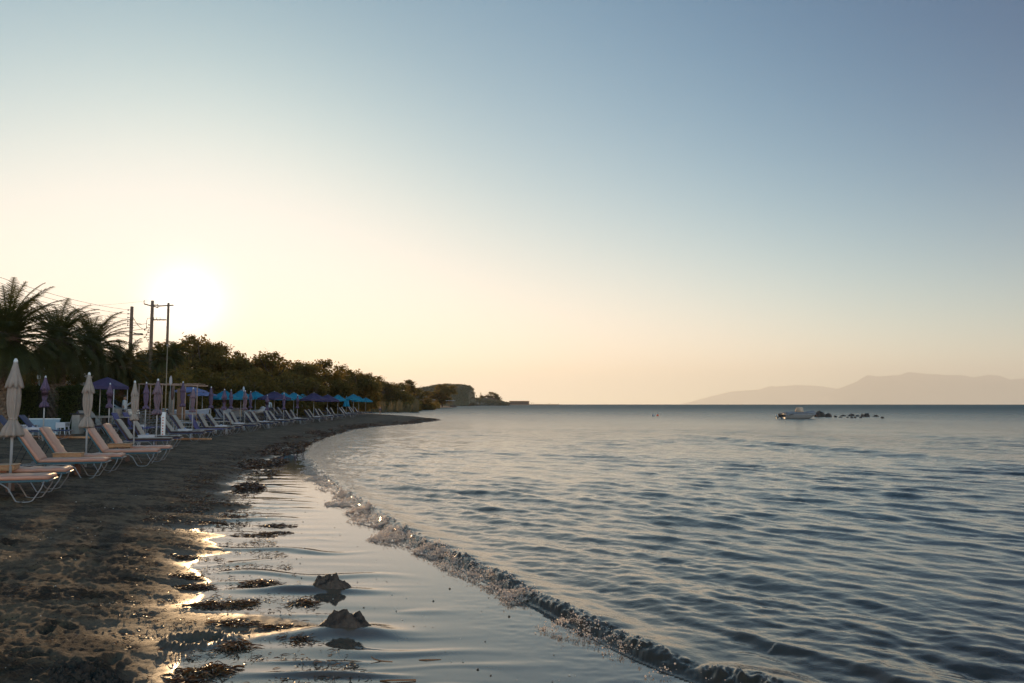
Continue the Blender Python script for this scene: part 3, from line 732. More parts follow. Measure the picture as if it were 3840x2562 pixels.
# ---------------------------------------------------------------- sun loungers
LW = .31
def lounger(col, ang=56, flat=False, wrinkle=0, back_only=None):
    """col: (sling material, cushion top, cushion edge); head towards -X, foot towards +X, hinge over the origin"""
    sling, top, edge = col
    r = empty('sun_lounger'); A = R(180 - (ang if not flat else 2)); hz = .335
    hd = Vector((math.cos(A), 0, math.sin(A)))
    f = MB()
    for s in (-1, 1):
        f.tube([(-.55, s * LW, hz - .07), (-.42, s * LW, hz - .055), (0, s * LW, hz - .03), (.3, s * LW, hz), (1.3, s * LW, hz)], .014, 8)
        p = Vector((0, s * LW, hz)); f.tube([p, p + hd * .78], .013, 8)
    f.tube([(1.3, -LW, hz), (1.3, LW, hz)], .014, 8); f.tube([(-.55, -LW, hz - .07), (-.55, LW, hz - .07)], .013, 8)
    p = Vector((0, 0, hz)) + hd * .78; f.tube([p + Vector((0, -LW, 0)), p + Vector((0, LW, 0))], .013, 8)
    f.build('frame', M_ALU, r)
    for s in (-1, 1):
        y = s * (LW + .02)
        g = MB(); g.tube([(.12, y, hz - .13), (.20, y, hz - .035), (.62, y, hz - .03), (.72, y, hz - .10), (.84, y, .02), (.90, y, .0), (1.02, y, .0), (1.08, y, .02), (1.20, y, hz - .12), (1.235, y, hz)], .012, 8)
        g.build('leg', M_ALU, r)
        g = MB(); g.tube([(-.50, y, hz - .05), (-.40, y, .03), (-.35, y, 0), (-.25, y, 0), (-.20, y, .03), (-.05, y, hz - .04)], .012, 8)
        g.build('leg', M_ALU, r)
        g = MB(); y = s * (LW - .05)
        e = Vector((0, y, hz)) + hd * (.50 if not flat else .3); b0 = Vector((-.50, y, hz - .10))
        g.tube([b0, e], .009, 6)
        for k in range(6):
            q = b0.lerp(Vector((-.12, y, hz - .09)), k / 6); g.box((q.x, q.y, q.z + .02), (.022, .012, .04))
        g.tube([b0, (-.10, y, hz - .09)], .008, 6)
        g.build('back_support', M_DARK, r)
    g = MB(); g.box((.66, 0, hz + .0), (1.28, LW * 2 + .034, .036), bev=.006); g.build('sling', sling, r)
    g = MB(); rot = Matrix.Rotation(-(math.pi - A), 3, 'Y').transposed() if False else Matrix(((-hd.x, 0, hd.z), (0, 1, 0), (-hd.z, 0, -hd.x)))
    c = Vector((0, 0, hz)) + hd * .39; nrm = Vector((hd.z, 0, -hd.x))
    g.box(c, (.78, LW * 2 + .034, .036), rot=rot, bev=.006); g.build('sling', sling, r)
    if top is not None:
        for nm, ln, cen, ro in (('mattress', 1.27, Vector((.655, 0, hz + .055)), Matrix.Identity(3)), ('back_cushion', .80, Vector((0, 0, hz)) + hd * .42 + nrm * .053, rot)):
            g = MB(); n = 14; th = .066; wdt = LW * 2 + .01; gg = random.Random(wrinkle + len(nm)); V = []; F = []; mi = []
            # rounded slab with a soft top
            sec = [(-wdt / 2, -th / 2), (-wdt / 2, th * .42), (-wdt / 2 + .018, th / 2), (-wdt / 4, th * .60), (0, th * .63), (wdt / 4, th * .60), (wdt / 2 - .018, th / 2), (wdt / 2, th * .42), (wdt / 2, -th / 2)]
            for i in range(n + 1):
                xx = -ln / 2 + ln * i / n; e2 = 1 - (.35 if i in (0, n) else 0)
                for (yy, zz) in sec:
                    wob = (.004 + .006 * (wrinkle > 0)) * math.sin(i * 2.1 + yy * 8 + wrinkle) * (1 if zz > th * .4 else 0)
                    q = Vector((xx, yy * (1 - (.015 if i in (0, n) else 0)), (zz * e2 if zz > 0 else zz) + wob)); V.append(tuple(cen + ro @ q))
            m_ = len(sec)
            for i in range(n):
                for j in range(m_):
                    j2 = (j + 1) % m_; F.append((i * m_ + j, i * m_ + j2, (i + 1) * m_ + j2, (i + 1) * m_ + j)); mi.append(0 if 1 <= j <= 6 else 1)
            F.append(tuple(range(m_))[::-1]); F.append(tuple(n * m_ + j for j in range(m_))); mi += [1, 1]
            g.v = V; g.f = F; g.mi = mi; g.sm = [True] * len(F)
            g.build(nm, [top, edge], r)
    return r
def protect(r, z=-500):
    r.location.z = z; register(r); return r
C_PEACH = (M_TURQ, M_PEACH, M_PEACH); C_GREY = (M_NAVY, M_GREYC, M_EDGE); C_BLUE = (M_NAVY, None, None); C_IND = (M_INDIGO, None, None)
C_DIM = (M_NAVY, mat('slate_vinyl', (.13, .125, .14), .5, .15, 4, bump=.006), M_EDGE)
USED = set()
def use(proto, loc, rz=0.0, scale=None):
    """the first use moves the prototype itself, later ones copy it"""
    if proto.name not in USED:
        USED.add(proto.name); proto.location = loc; proto.rotation_euler = (0, 0, rz)
        if scale is not None: proto.scale = scale if isinstance(scale, (tuple, list)) else (scale,) * 3
        return proto
    return clone(proto, loc, rz, scale)
LP = {'peach': [protect(lounger(C_PEACH, 56, wrinkle=0)), protect(lounger(C_PEACH, 57, wrinkle=3))],
      'grey': [protect(lounger(C_GREY, 56)), protect(lounger(C_GREY, 60, wrinkle=2)), protect(lounger(C_GREY, 53, wrinkle=5))],
      'dim': [protect(lounger(C_DIM, 55))], 'blue': [protect(lounger(C_BLUE, 50))], 'indigo': [protect(lounger(C_IND, 62))],
      'flat': [protect(lounger(C_GREY, 56, flat=True))]}
LCOUNT = {}
def solve_D(px, py, hgt, lo, hi):
    """distance at which something hgt above the beach shows at (px, py)"""
    best = None; xs_ = np.exp(np.linspace(math.log(lo), math.log(hi), 160)); X = (px - 1920) / FPX * (xs_ * cp)
    zz = ground_z(X, xs_, detail=False) + hgt
    err = []
    for x, y, z in zip(X, xs_, zz): err.append(abs(proj(x, y, z)[1] - py))
    return float(xs_[int(np.argmin(err))])
def put_lounger(kind, fx, fy, D, label, group, th=None, k=None):
    """fx, fy: where the foot end shows; D: distance"""
    u = LCOUNT.get(kind, 0); LCOUNT[kind] = u + 1; pr = LP[kind][(u if k is None else k) % len(LP[kind])]
    if th is None: th = float(np.interp(D, [14, 25, 40, 90], [18, 14, 6, 2]))
    X = (fx - 1920) / FPX * (D * cp + (0.5 - EYE) * sp); c, s = math.cos(R(th)), math.sin(R(th))
    x, y = X - 1.3 * c, D - 1.3 * s
    z = float(np.mean(ground_z([x + .3 * c, x + 1.0 * c], [y, y + .3], detail=False)))
    o = use(pr, (x, y, z - .012), R(th)); tag(o, label, 'sun lounger', group); return o
GL1, GL2, GL3 = 'sun loungers of the row nearest the sea', 'sun loungers of the second row', 'sun loungers of the back rows'
put_lounger('peach', 199, 1797, 13.5, 'peach padded lounger nearest the camera, only its foot end in view', GL1, k=0)
put_lounger('peach', 261, 1766, 14.9, 'peach padded lounger behind the cut-off nearest one, beside the nearest cream parasol', GL1, k=1)
put_lounger('peach', 405, 1714, 17.6, 'nearest fully visible peach lounger, its back raised in front of a wooden box table', GL1, k=0)
put_lounger('peach', 463, 1700, 19.0, 'peach lounger with sunlit shiny back, behind the first wooden box table', GL1, k=1)
put_lounger('peach', 596, 1677, 21.2, 'peach lounger just past the second cream parasol', GL1, k=0)
put_lounger('peach', 641, 1667, 22.8, 'furthest peach lounger, behind the second wooden box table', GL1, k=1)
FR = [(644, 1636, 27.2, 'nearest grey topped lounger, dark edged, its back in front of the indigo ones'), (680, 1631, 28.8, 'grey topped lounger holding its back behind the third cream parasol'),
      (768, 1618, 33.6, 'grey topped lounger with full back in view beside the tall purple parasol'), (801, 1612, 35.4, 'grey topped lounger paired behind the one by the tall purple parasol'),
      (876, 1603, 39.5, 'front row lounger with mattress folded down and purple-blue back showing'), (908, 1601, 41.5, 'grey lounger directly behind the one with the folded mattress'),
      (962, 1596, 44.8, 'grey lounger whose back stands beside the folded-mattress pair'), (975, 1593, 46.6, 'grey lounger half hidden behind a white table in the middle of the front row'),
      (1027, 1591, 49.8, 'grey lounger with creased back behind a purple parasol pole'), (1045, 1588, 51.4, 'thin edged grey lounger past the creased one'),
      (1084, 1582, 55.5, 'grey lounger under the slim purple parasol past the inflatable boat'), (1103, 1582, 57.0, 'grey lounger just behind the slim purple parasol pole'),
      (1155, 1578, 61, 'first of the dark backed loungers beside the last purple parasol'), (1170, 1577, 62.5, 'second of the dark backed loungers beside the last purple parasol'),
      (1222, 1572, 67, 'lounger with bright edge under the first indigo parasol of the pair'), (1232, 1571, 68.5, 'lounger with orange edge glow under the first indigo parasol'),
      (1251, 1569, 71.5, 'dark backed lounger between the two indigo parasols'), (1266, 1568, 73, 'grey backed lounger leaning between the two indigo parasol poles'),
      (1290, 1566, 77.5, 'lounger under the second indigo parasol of the pair'), (1302, 1566, 79, 'lounger near the pole of the first far turquoise parasol'),
      (1334, 1564, 84, 'lounger with thick white edge in the far cluster'), (1340, 1562, 86, 'lounger crowded behind the white edged one in the far cluster'),
      (1360, 1557, 92, 'lounger below the closed turquoise parasol'), (1368, 1556, 94, 'lounger just past the closed turquoise parasol'), (1380, 1555, 98, 'small far lounger near the wading bather')]
for i, (fx, fy, D, lab) in enumerate(FR):
    o = put_lounger('grey', fx, fy, D, lab, GL1)
put_lounger('flat', 1396, 1555, 102, 'flat lying lounger under the furthest turquoise parasol', GL1)
# the folded mattress and its bare indigo back
put_lounger('indigo', 846, 1607, 38.6, 'bare indigo lounger back seen in front of the folded mattress', GL1)
SR = [('grey', 443, 1591, 36.5, 'grey lounger standing behind the second cream parasol'), ('grey', 476, 1589, 38.0, 'grey lounger with white table at its foot, second row'),
      ('indigo', 570, 1587, 36.5, 'indigo lounger beside the stacked sunbeds'), ('indigo', 604, 1584, 38.0, 'second indigo lounger, seen behind the third cream parasol'),
      ('grey', 725, 1574, 45.5, 'sunlit edged lounger behind the tall purple parasol, second row'), ('grey', 740, 1573, 47.0, 'lounger paired with the sunlit edged one in the second row'),
      ('grey', 842, 1569, 52.5, 'second row lounger in front of the pale blue boat'), ('grey', 858, 1567, 54.0, 'second row lounger at the end of the pale blue boat'),
      ('grey', 972, 1561, 61, 'lone pale backed lounger in front of the white panel'), ('dim', 985, 1560, 63, 'slate coloured lounger paired with the lone pale backed one'),
      ('dim', 900, 1565, 57, 'slate lounger standing between two purple parasols'), ('dim', 915, 1564, 58.5, 'second slate lounger between two purple parasols'),
      ('dim', 1060, 1558, 67, 'slate lounger in front of the white inflatable boat'), ('dim', 1074, 1557, 69, 'slate lounger paired behind the one by the inflatable boat'),
      ('grey', 1096, 1555, 72, 'second row lounger next to a stack of sunbeds under the indigo parasol'), ('grey', 1110, 1554, 74, 'second row lounger beside the stacked sunbeds and the indigo parasol pole'),
      ('grey', 1148, 1551, 83, 'back row lounger near the person in the yellow shirt'), ('dim', 1190, 1550, 88, 'dark back row lounger behind the last closed purple parasol'),
      ('grey', 1222, 1549, 93, 'back row lounger near the person in the white shirt')]
for kd, fx, fy, D, lab in SR: put_lounger(kd, fx, fy, D, lab, GL2)
put_lounger('blue', 190, 1606, 30.5, 'bare navy lounger at the left end behind the nearest parasol', GL2, th=14)
put_lounger('blue', 268, 1604, 31.6, 'bare navy lounger with white plastic table on it', GL2, th=14)

# ---------------------------------------------------------------- tables
def wood_table():
    r = empty('box_table'); g = MB(); g.box((0, 0, .43), (.56, .36, .09), bev=.004); g.box((0, 0, .479), (.60, .40, .018), bev=.004); g.build('top', M_WOODT, r)
    for a in (-1, 1):
        for b in (-1, 1):
            g = MB(); g.box((a * .19, b * .12, .193), (.07, .05, .385), bev=.004); g.build('leg', mat('dark_wood', (.13, .07, .045), .7, .3, 9), r)
    return protect(r)
def plastic_table(cup=False):
    r = empty('plastic_table'); g = MB(); g.box((0, 0, .435), (.56, .36, .03), bev=.01); g.box((0, -.165, .395), (.5, .012, .06)); g.box((0, .165, .395), (.5, .012, .06)); g.build('top', M_WHITEP, r)
    for a in (-1, 1):
        for b in (-1, 1):
            g = MB(); g.tube([(a * .24, b * .14, .425), (a * .25, b * .15, .2), (a * .27, b * .16, 0)], [.030, .022, .016], 8); g.build('leg', M_WHITEP, r)
    g = MB(); g.lathe([(.045, .45), (.05, .50), (.04, .50), (.036, .457)], 12); g.build('cup_holder', mat('blue_grey_plastic', (.25, .3, .42), .5), r)
    return protect(r)
TW = wood_table(); TP = plastic_table()
def on_beach(px, D):
    x = (px - 1920) / FPX * D * cp; return (x, D, float(ground_z(x, D, detail=False)[0]) - .005)
for px, D, rz, lab in ((8, 14.3, 18, 'wooden box table cut off at the picture edge by the nearest parasol'), (266, 17.9, 18, 'wooden box table between the nearest full pair of peach loungers'), (457, 21.9, 17, 'wooden box table between the furthest pair of peach loungers')):
    tag(use(TW, on_beach(px, D), R(rz)), lab, 'side table', 'wooden side tables')
TB = [(556, 28.0, 'white plastic table with a cup holder by the third cream parasol'), (697, 34.5, 'white plastic table beside the pole of the reddish purple parasol'), (832, 40.6, 'white plastic table by the folded mattress'),
      (898, 45.6, 'white plastic table amid the middle of the front row'), (993, 50.6, 'white plastic table at the foot of a far purple parasol'), (1050, 56.2, 'white plastic table under the slim purple parasol'),
      (1115, 61.8, 'white plastic table beside the last purple parasol'), (1188, 67.8, 'white plastic table under the first indigo parasol'), (1235, 72.2, 'white plastic table between the indigo parasols'), (1306, 84.5, 'white plastic table in the far cluster of loungers'),
      (129, 30.9, 'white plastic table set on the navy lounger end'), (394, 37.2, 'white plastic table on the second row behind the second cream parasol'), (524, 37.2, 'white plastic table beside the indigo loungers'), (668, 46.2, 'white plastic table on the second row by the sunlit edged lounger'),
      (808, 53.2, 'white plastic table in front of the end of the pale blue boat'), (1113, 83.5, 'white plastic table in the back row near the person in the yellow shirt')]
for px, D, lab in TB: tag(use(TP, on_beach(px, D), R(float(np.interp(D, [14, 60], [18, 3])))), lab, 'side table', 'white plastic side tables')

# ---------------------------------------------------------------- closed parasols
def closed_parasol(mt, seed, H=2.35, sc=1.0, skirt=.18, flare=.14, tie=1.04, bot=1.36):
    r = empty('closed_parasol'); g = random.Random(seed); ph = g.uniform(0, 6); tw = g.uniform(-1.6, 1.6)
    def pleat(rr, q, z):
        rr = rr * .86; d = H - z; k = 8; tw_ = tw * d
        a = .10 + .16 * math.sin(min(1, max(0, (d - .1) / 1.2)) * 3.14) + (.16 if d > tie + .1 else 0)
        return rr * (1 + a * math.cos(k * q + ph + tw_) + .09 * math.cos(3 * q + ph * 2 + tw_ * 1.7) + .04 * math.sin(2 * q + d * 5))
    m = MB(); m.tube([(0, 0, -.05), (0, 0, H - .12)], .024, 10); m.build('pole', M_POLE, r)
    m = MB(); m.lathe([(.005, H - .035), (.036, H - .03), (.034, H), (.022, H + .035), (.005, H + .045)], 12); m.build('finial', M_WHITE, r)
    m = MB()   # folded canopy under the cap
    m.lathe([(skirt * .30, H - bot + .10), (skirt * .93, H - bot), (skirt, H - bot + .05), (skirt * .78, H - bot + .16), (skirt * .50, H - tie - .06), (.062, H - tie), (.085, H - tie + .08), (.108, H - tie + .25), (.112, H - .62), (.100, H - .46), (.085, H - .34), (.05, H - .10), (.03, H - .02)], 48, fn=pleat)
    m.build('canopy', mt, r)
    m = MB(); nn = 48
    def cap(rr, q, z):
        k = 8; lo = max(0, (H - .2 - z) / .25)
        return rr * .9 * (1 + .26 * lo * math.cos(k * q + ph))
    m.lathe([(flare * .86, H - .47), (flare, H - .445), (flare * .88, H - .36), (flare * .62, H - .22), (flare * .36, H - .08), (.034, H - .01)], nn, fn=cap)
    # scalloped lower edge
    m.v = [(x, y, z + (-.032 * math.cos(8 * math.atan2(y, x) + ph) if z < H - .4 else 0)) for x, y, z in m.v]
    m.build('top_flap', mt, r)
    m = MB(); m.lathe([(.070, H - tie - .012), (.078, H - tie), (.070, H - tie + .012)], 16); m.build('strap', mt, r)
    return protect(r)
PR_C = [closed_parasol(M_CREAM, 3), closed_parasol(M_CREAM, 5, skirt=.17), closed_parasol(M_CREAM, 12, skirt=.13, flare=.115, bot=1.30)]
M_PUR2 = mat('faded_mauve_canvas', (.20, .135, .165), .8, .14, 7, trans=.18, bump=.004)
PR_P = [closed_parasol(M_PURPLE, 21, skirt=.15, tie=.85, bot=1.12, flare=.15), closed_parasol(M_PUR2, 22, skirt=.16, tie=.95, bot=1.18, flare=.155), closed_parasol(M_PURPLE, 29, skirt=.14, tie=.98, bot=1.2, flare=.13)]
def put_closed(pr, px, top, D, lab, group, H=2.35, lean=0):
    o = use(pr, (0, 0, 0)); X = (px - 1920) / FPX * D
    zt = EYE + (1516 - top) * D / FPX * 1.005; g0 = float(ground_z(X, D, detail=False)[0]); hh = (zt - g0)
    k = hh / (H + .045); o.location = (X * (1 + (zt - EYE) * sp / D * 0), D, g0); o.scale = (k, k, k); o.rotation_euler = (R(lean * .3), R(lean), rnd.uniform(0, 6)); o.rotation_euler.z = rnd.uniform(0, .5)
    tag(o, lab, 'parasol', group); return o
GC, GP = 'closed cream parasols', 'closed purple parasols'
put_closed(PR_C[0], 57, 1345, 14.2, 'nearest and largest closed cream parasol at the picture edge', GC)
put_closed(PR_C[1], 335, 1397, 19.6, 'closed cream parasol in front of the first grey loungers and peach pair', GC)
put_closed(PR_C[2], 512, 1428, 25.5, 'slimmest closed cream parasol, before the stacked sunbeds', GC, lean=-1)
PU = [(172, 1410, 29.5, 0, 'closed purple parasol in front of the blue-grey board'), (415, 1437, 36.0, 0, 'closed purple parasol under the edge of the indigo gazebo'), (551, 1433, 36.8, 2, 'closed purple parasol in front of the pergola end, next to the tall mauve one'),
      (594, 1421, 27.4, 1, 'tallest closed mauve parasol beside the thin flagpole'), (688, 1431, 43.0, 2, 'closed mauve parasol before the pergola panel'), (727, 1454, 37.5, 1, 'reddish mauve closed parasol in front of the faded blue open one'),
      (794, 1450, 46.5, 2, 'closed parasol beside the second faded blue open parasol'), (844, 1459, 42.3, 0, 'closed purple parasol in front of the white panel'), (869, 1461, 50, 2, 'closed purple parasol just right of the white panel centre, with dark hem'),
      (922, 1464, 47.6, 1, 'closed purple parasol beside the small pale flag'), (942, 1467, 56, 2, 'short closed purple parasol at the stern of the inflatable boat'), (1005, 1481, 52.5, 0, 'closed purple parasol right of the inflatable boat'),
      (1067, 1475, 57.5, 2, 'slim closed purple parasol before the turquoise open ones'), (1118, 1481, 63, 0, 'last closed purple parasol, beside the person in the yellow shirt')]
for px, top, D, k, lab in PU: put_closed(PR_P[k], px, top, D, lab, GP)
PR_T = closed_parasol(M_CYAN, 40, skirt=.42, tie=.35, bot=1.25, flare=.2)
put_closed(PR_T, 1301, 1485, 90, 'loosely closed turquoise parasol among the far open ones', 'turquoise parasols')

# ---------------------------------------------------------------- open parasols
def open_parasol(mt, seed, rad=1.05, H=2.5, sides=8, vent=True, val=.16, rise=.46, square=False):
    r = empty('open_parasol'); g = random.Random(seed)
    m = MB(); m.tube([(0, 0, -.05), (0, 0, H - .05)], .024, 8); m.build('pole', M_POLE, r)
    def ring(rr, z, sag=0):
        out_ = []
        for j in range(sides * 4):
            q = 2 * math.pi * j / (sides * 4); f = (j % 4) / 4
            flatf = math.cos(math.pi / sides) / math.cos(((q + math.pi / sides) % (2 * math.pi / sides)) - math.pi / sides) if not square else 1 / max(abs(math.cos(q)), abs(math.sin(q)))
            flatf = math.cos(math.pi / sides) / math.cos((q % (2 * math.pi / sides)) - math.pi / sides) if not square else flatf
            out_.append((rr * flatf * math.cos(q), rr * flatf * math.sin(q), z - sag * math.sin(math.pi * f)))
        return out_
    n = sides * 4; V = []; F = []
    rings = [ring(rad, H - rise - val, -.03), ring(rad * 1.005, H - rise), ring(rad * .7, H - rise * .66, .02), ring(rad * .4, H - rise * .30, .01), ring(rad * .20, H - rise * .08)]
    for q in rings: V += q
    for i in range(len(rings) - 1):
        for j in range(n): F.append((i * n + j, i * n + (j + 1) % n, (i + 1) * n + (j + 1) % n, (i + 1) * n + j))
    m = MB(); m.add(V, F, 0, False); m.build('canopy', mt, r)
    if vent:
        V = ring(rad * .30, H - rise * .13 + .02) + ring(rad * .16, H + .01) ; V.append((0, 0, H + .06)); F = [(j, (j + 1) % n, n + (j + 1) % n, n + j) for j in range(n)] + [(n + j, n + (j + 1) % n, 2 * n) for j in range(n)]
        m = MB(); m.add(V, F, 0, False); m.build('vent_cap', mt, r)
    for j in range(sides):
        q = 2 * math.pi * j / sides; m = MB(); m.tube([(math.cos(q) * rad * .97, math.sin(q) * rad * .97, H - rise - .01), (0, 0, H - .10)], .010, 5); m.build('rib', M_POLE, r)
    m = MB(); m.lathe([(.004, H + .03), (.02, H + .05), (.02, H + .09), (.004, H + .11)], 8); m.build('finial', M_WHITE, r)
    return protect(r)
OP = {'cyan': [open_parasol(M_CYAN, 1), open_parasol(M_CYAN, 2, rad=.98, rise=.52)], 'indigo': [open_parasol(M_BLUEP, 3, rad=1.25, rise=.5)], 'faded': [open_parasol(M_PALEB, 4, rad=1.0, rise=.26, vent=False, sides=12, val=.10)], 'purp': [open_parasol(M_BLUEP, 5, rad=1.3, rise=.46)]}
def put_open(kd, px, top, D, lab, group, k=0):
    o = use(OP[kd][k], (0, 0, 0)); X = (px - 1920) / FPX * D; zt = EYE + (1516 - top) * D / FPX; g0 = float(ground_z(X, D, detail=False)[0])
    s = (zt - g0) / 2.58; o.location = (X, D, g0); o.scale = (s, s, s); o.rotation_euler = (0, 0, rnd.uniform(0, .8)); tag(o, lab, 'parasol', group)
GT_ = 'turquoise parasols'
for px, top, D, k, lab in ((845, 1464, 52, 0, 'turquoise parasol partly behind the closed purple one by the white panel'), (906, 1463, 57, 1, 'turquoise parasol with the small pale flag in front'), (960, 1467, 62, 0, 'turquoise parasol over the inflatable boat'),
                           (1067, 1471, 68, 1, 'turquoise parasol just past the deep purple open one'), (1104, 1472, 72, 0, 'turquoise parasol between the two slim closed purple ones'), (1136, 1477, 84, 1, 'smallest turquoise parasol, behind the last closed purple one'),
                           (1166, 1477, 88, 0, 'turquoise parasol peeking out behind the first indigo one'), (1269, 1480, 78, 1, 'turquoise parasol right beside the second indigo one'), (1327, 1478, 86, 0, 'tallest turquoise parasol of the far group'),
                           (1347, 1486, 94, 1, 'turquoise parasol tucked behind the tallest of the far group'), (1373, 1491, 104, 0, 'furthest turquoise parasol, standing by the water')):
    put_open('cyan', px, top, D, lab, GT_, k)
put_open('purp', 1031, 1468, 60, 'deep purple open parasol nearest the camera beside the inflatable boat', 'indigo parasols')
put_open('indigo', 1179, 1473, 67, 'left indigo parasol of the far pair', 'indigo parasols')
put_open('indigo', 1230, 1480, 72, 'right indigo parasol of the far pair', 'indigo parasols')
put_open('faded', 716, 1446, 47, 'faded blue round parasol behind the pergola', 'faded blue parasols')
put_open('faded', 762, 1463, 50, 'lower faded blue round parasol beside a closed purple one', 'faded blue parasols')
# ---------------------------------------------------------------- sea: boat, buoys, rocks
def rock_mesh(seed, rx, ry, h, n=26, name='rock', rough=.18, base=-.12):
    g = np.random.RandomState(seed); V = []; F = []; m_ = 14
    for i in range(m_ + 1):
        ph = math.pi / 2 * (1 - i / m_)
        for j in range(n):
            q = 2 * math.pi * j / n; c_, s_ = math.cos(q), math.sin(q); rr = math.cos(ph) ** .85; zz = math.sin(ph) ** 1.15
            k = 1 + rough * float(fbm(np.array([c_ * 1.4 + seed]), np.array([s_ * 1.4 + zz * 1.6]), 4, seed % 50)[0]) * 2.2
            V.append((c_ * rr * rx * k, s_ * rr * ry * k, base * (1 - zz) + h * zz * k))
    for i in range(m_):
        for j in range(n): F.append((i * n + j, (i + 1) * n + j, (i + 1) * n + (j + 1) % n, i * n + (j + 1) % n))
    return mesh_np(name, np.array(V), np.array(F), True)
def sea_pt(px, py, z=0): x, y = at(px, py, z); return x, y
RK = [(3077, 1563, 36, 18, 'biggest dark rock, just off the bow of the moored boat'), (3110, 1564, 25, 11, 'second dark rock beside the biggest one'), (3133, 1565, 14, 5, 'low flat rock trailing from the two big ones'), (3152, 1566, 22, 3, 'thin line of barely awash rock after the two big ones'),
      (3162, 1561, 19, 4, 'small flat rock alone behind the low line of rocks'), (3194, 1561, 26, 8, 'long low rock in the middle of the reef'), (3218, 1562, 18, 4, 'flat rock joining the long low one to its neighbour'), (3233, 1563, 14, 8, 'pointed small rock left of the blocky one'),
      (3253, 1563, 22, 11, 'blocky rock with a pale face, standing alone'), (3285, 1563, 23, 6, 'flat topped rock past the blocky one'), (3309, 1569, 13, 5, 'outermost small round rock'),
      (3178, 1567, 11, 4, 'tiny rock nearest the camera beside the long low one'), (3194, 1568, 13, 4, 'front small rock below the long low one'), (3207, 1568, 11, 4, 'front small rock touching its twin'), (3227, 1568, 12, 3, 'tiny flat rock below the pointed one'),
      (3294, 1569, 5, 1.5, 'speck of rock beside the outermost one')]
for i, (px, py, w, h, lab) in enumerate(RK):
    x, y = sea_pt(px, py); k = y / FPX
    me = rock_mesh(i + 3, w * k * .56, max(.3, w * k * .38), h * k * .9, rough=.45, base=-.5); o = link('rock', me, M_ROCK); o.location = (x, y, 0); o.rotation_euler = (0, 0, 0); tag(o, lab, 'rock', 'rocks of the reef beside the boat')
for i, (px, py, w, h, lab) in enumerate([(1700, 1527.5, 26, 7, 'dark rock at the tip of the small point below the lone tree'), (1565, 1532.5, 22, 6, 'low dark rock by the lagoon edge under the hut'), (1443, 1547, 26, 6, 'dark rock in the lagoon behind the standing bather'), (1400, 1538, 22, 6, 'small dark rock close to the furthest turquoise parasol'),
                                         (1485, 1546.5, 24, 2.5, 'thin rock slick further along the lagoon'), (1735, 1522, 20, 3, 'awash rock in the bay past the rocky point'), (1790, 1521.5, 12, 3, 'second awash rock in the bay past the rocky point'), (1350, 1541, 34, 4, 'dark weed covered rock ledge by the far parasols')]):
    x, y = sea_pt(px, py); k = y / FPX
    o = link('rock', rock_mesh(i + 40, w * k / 2, w * k * .3, h * k, rough=.25, base=-.3), M_ROCK); o.location = (x, y, 0); tag(o, lab, 'rock', 'rocks of the lagoon shore')
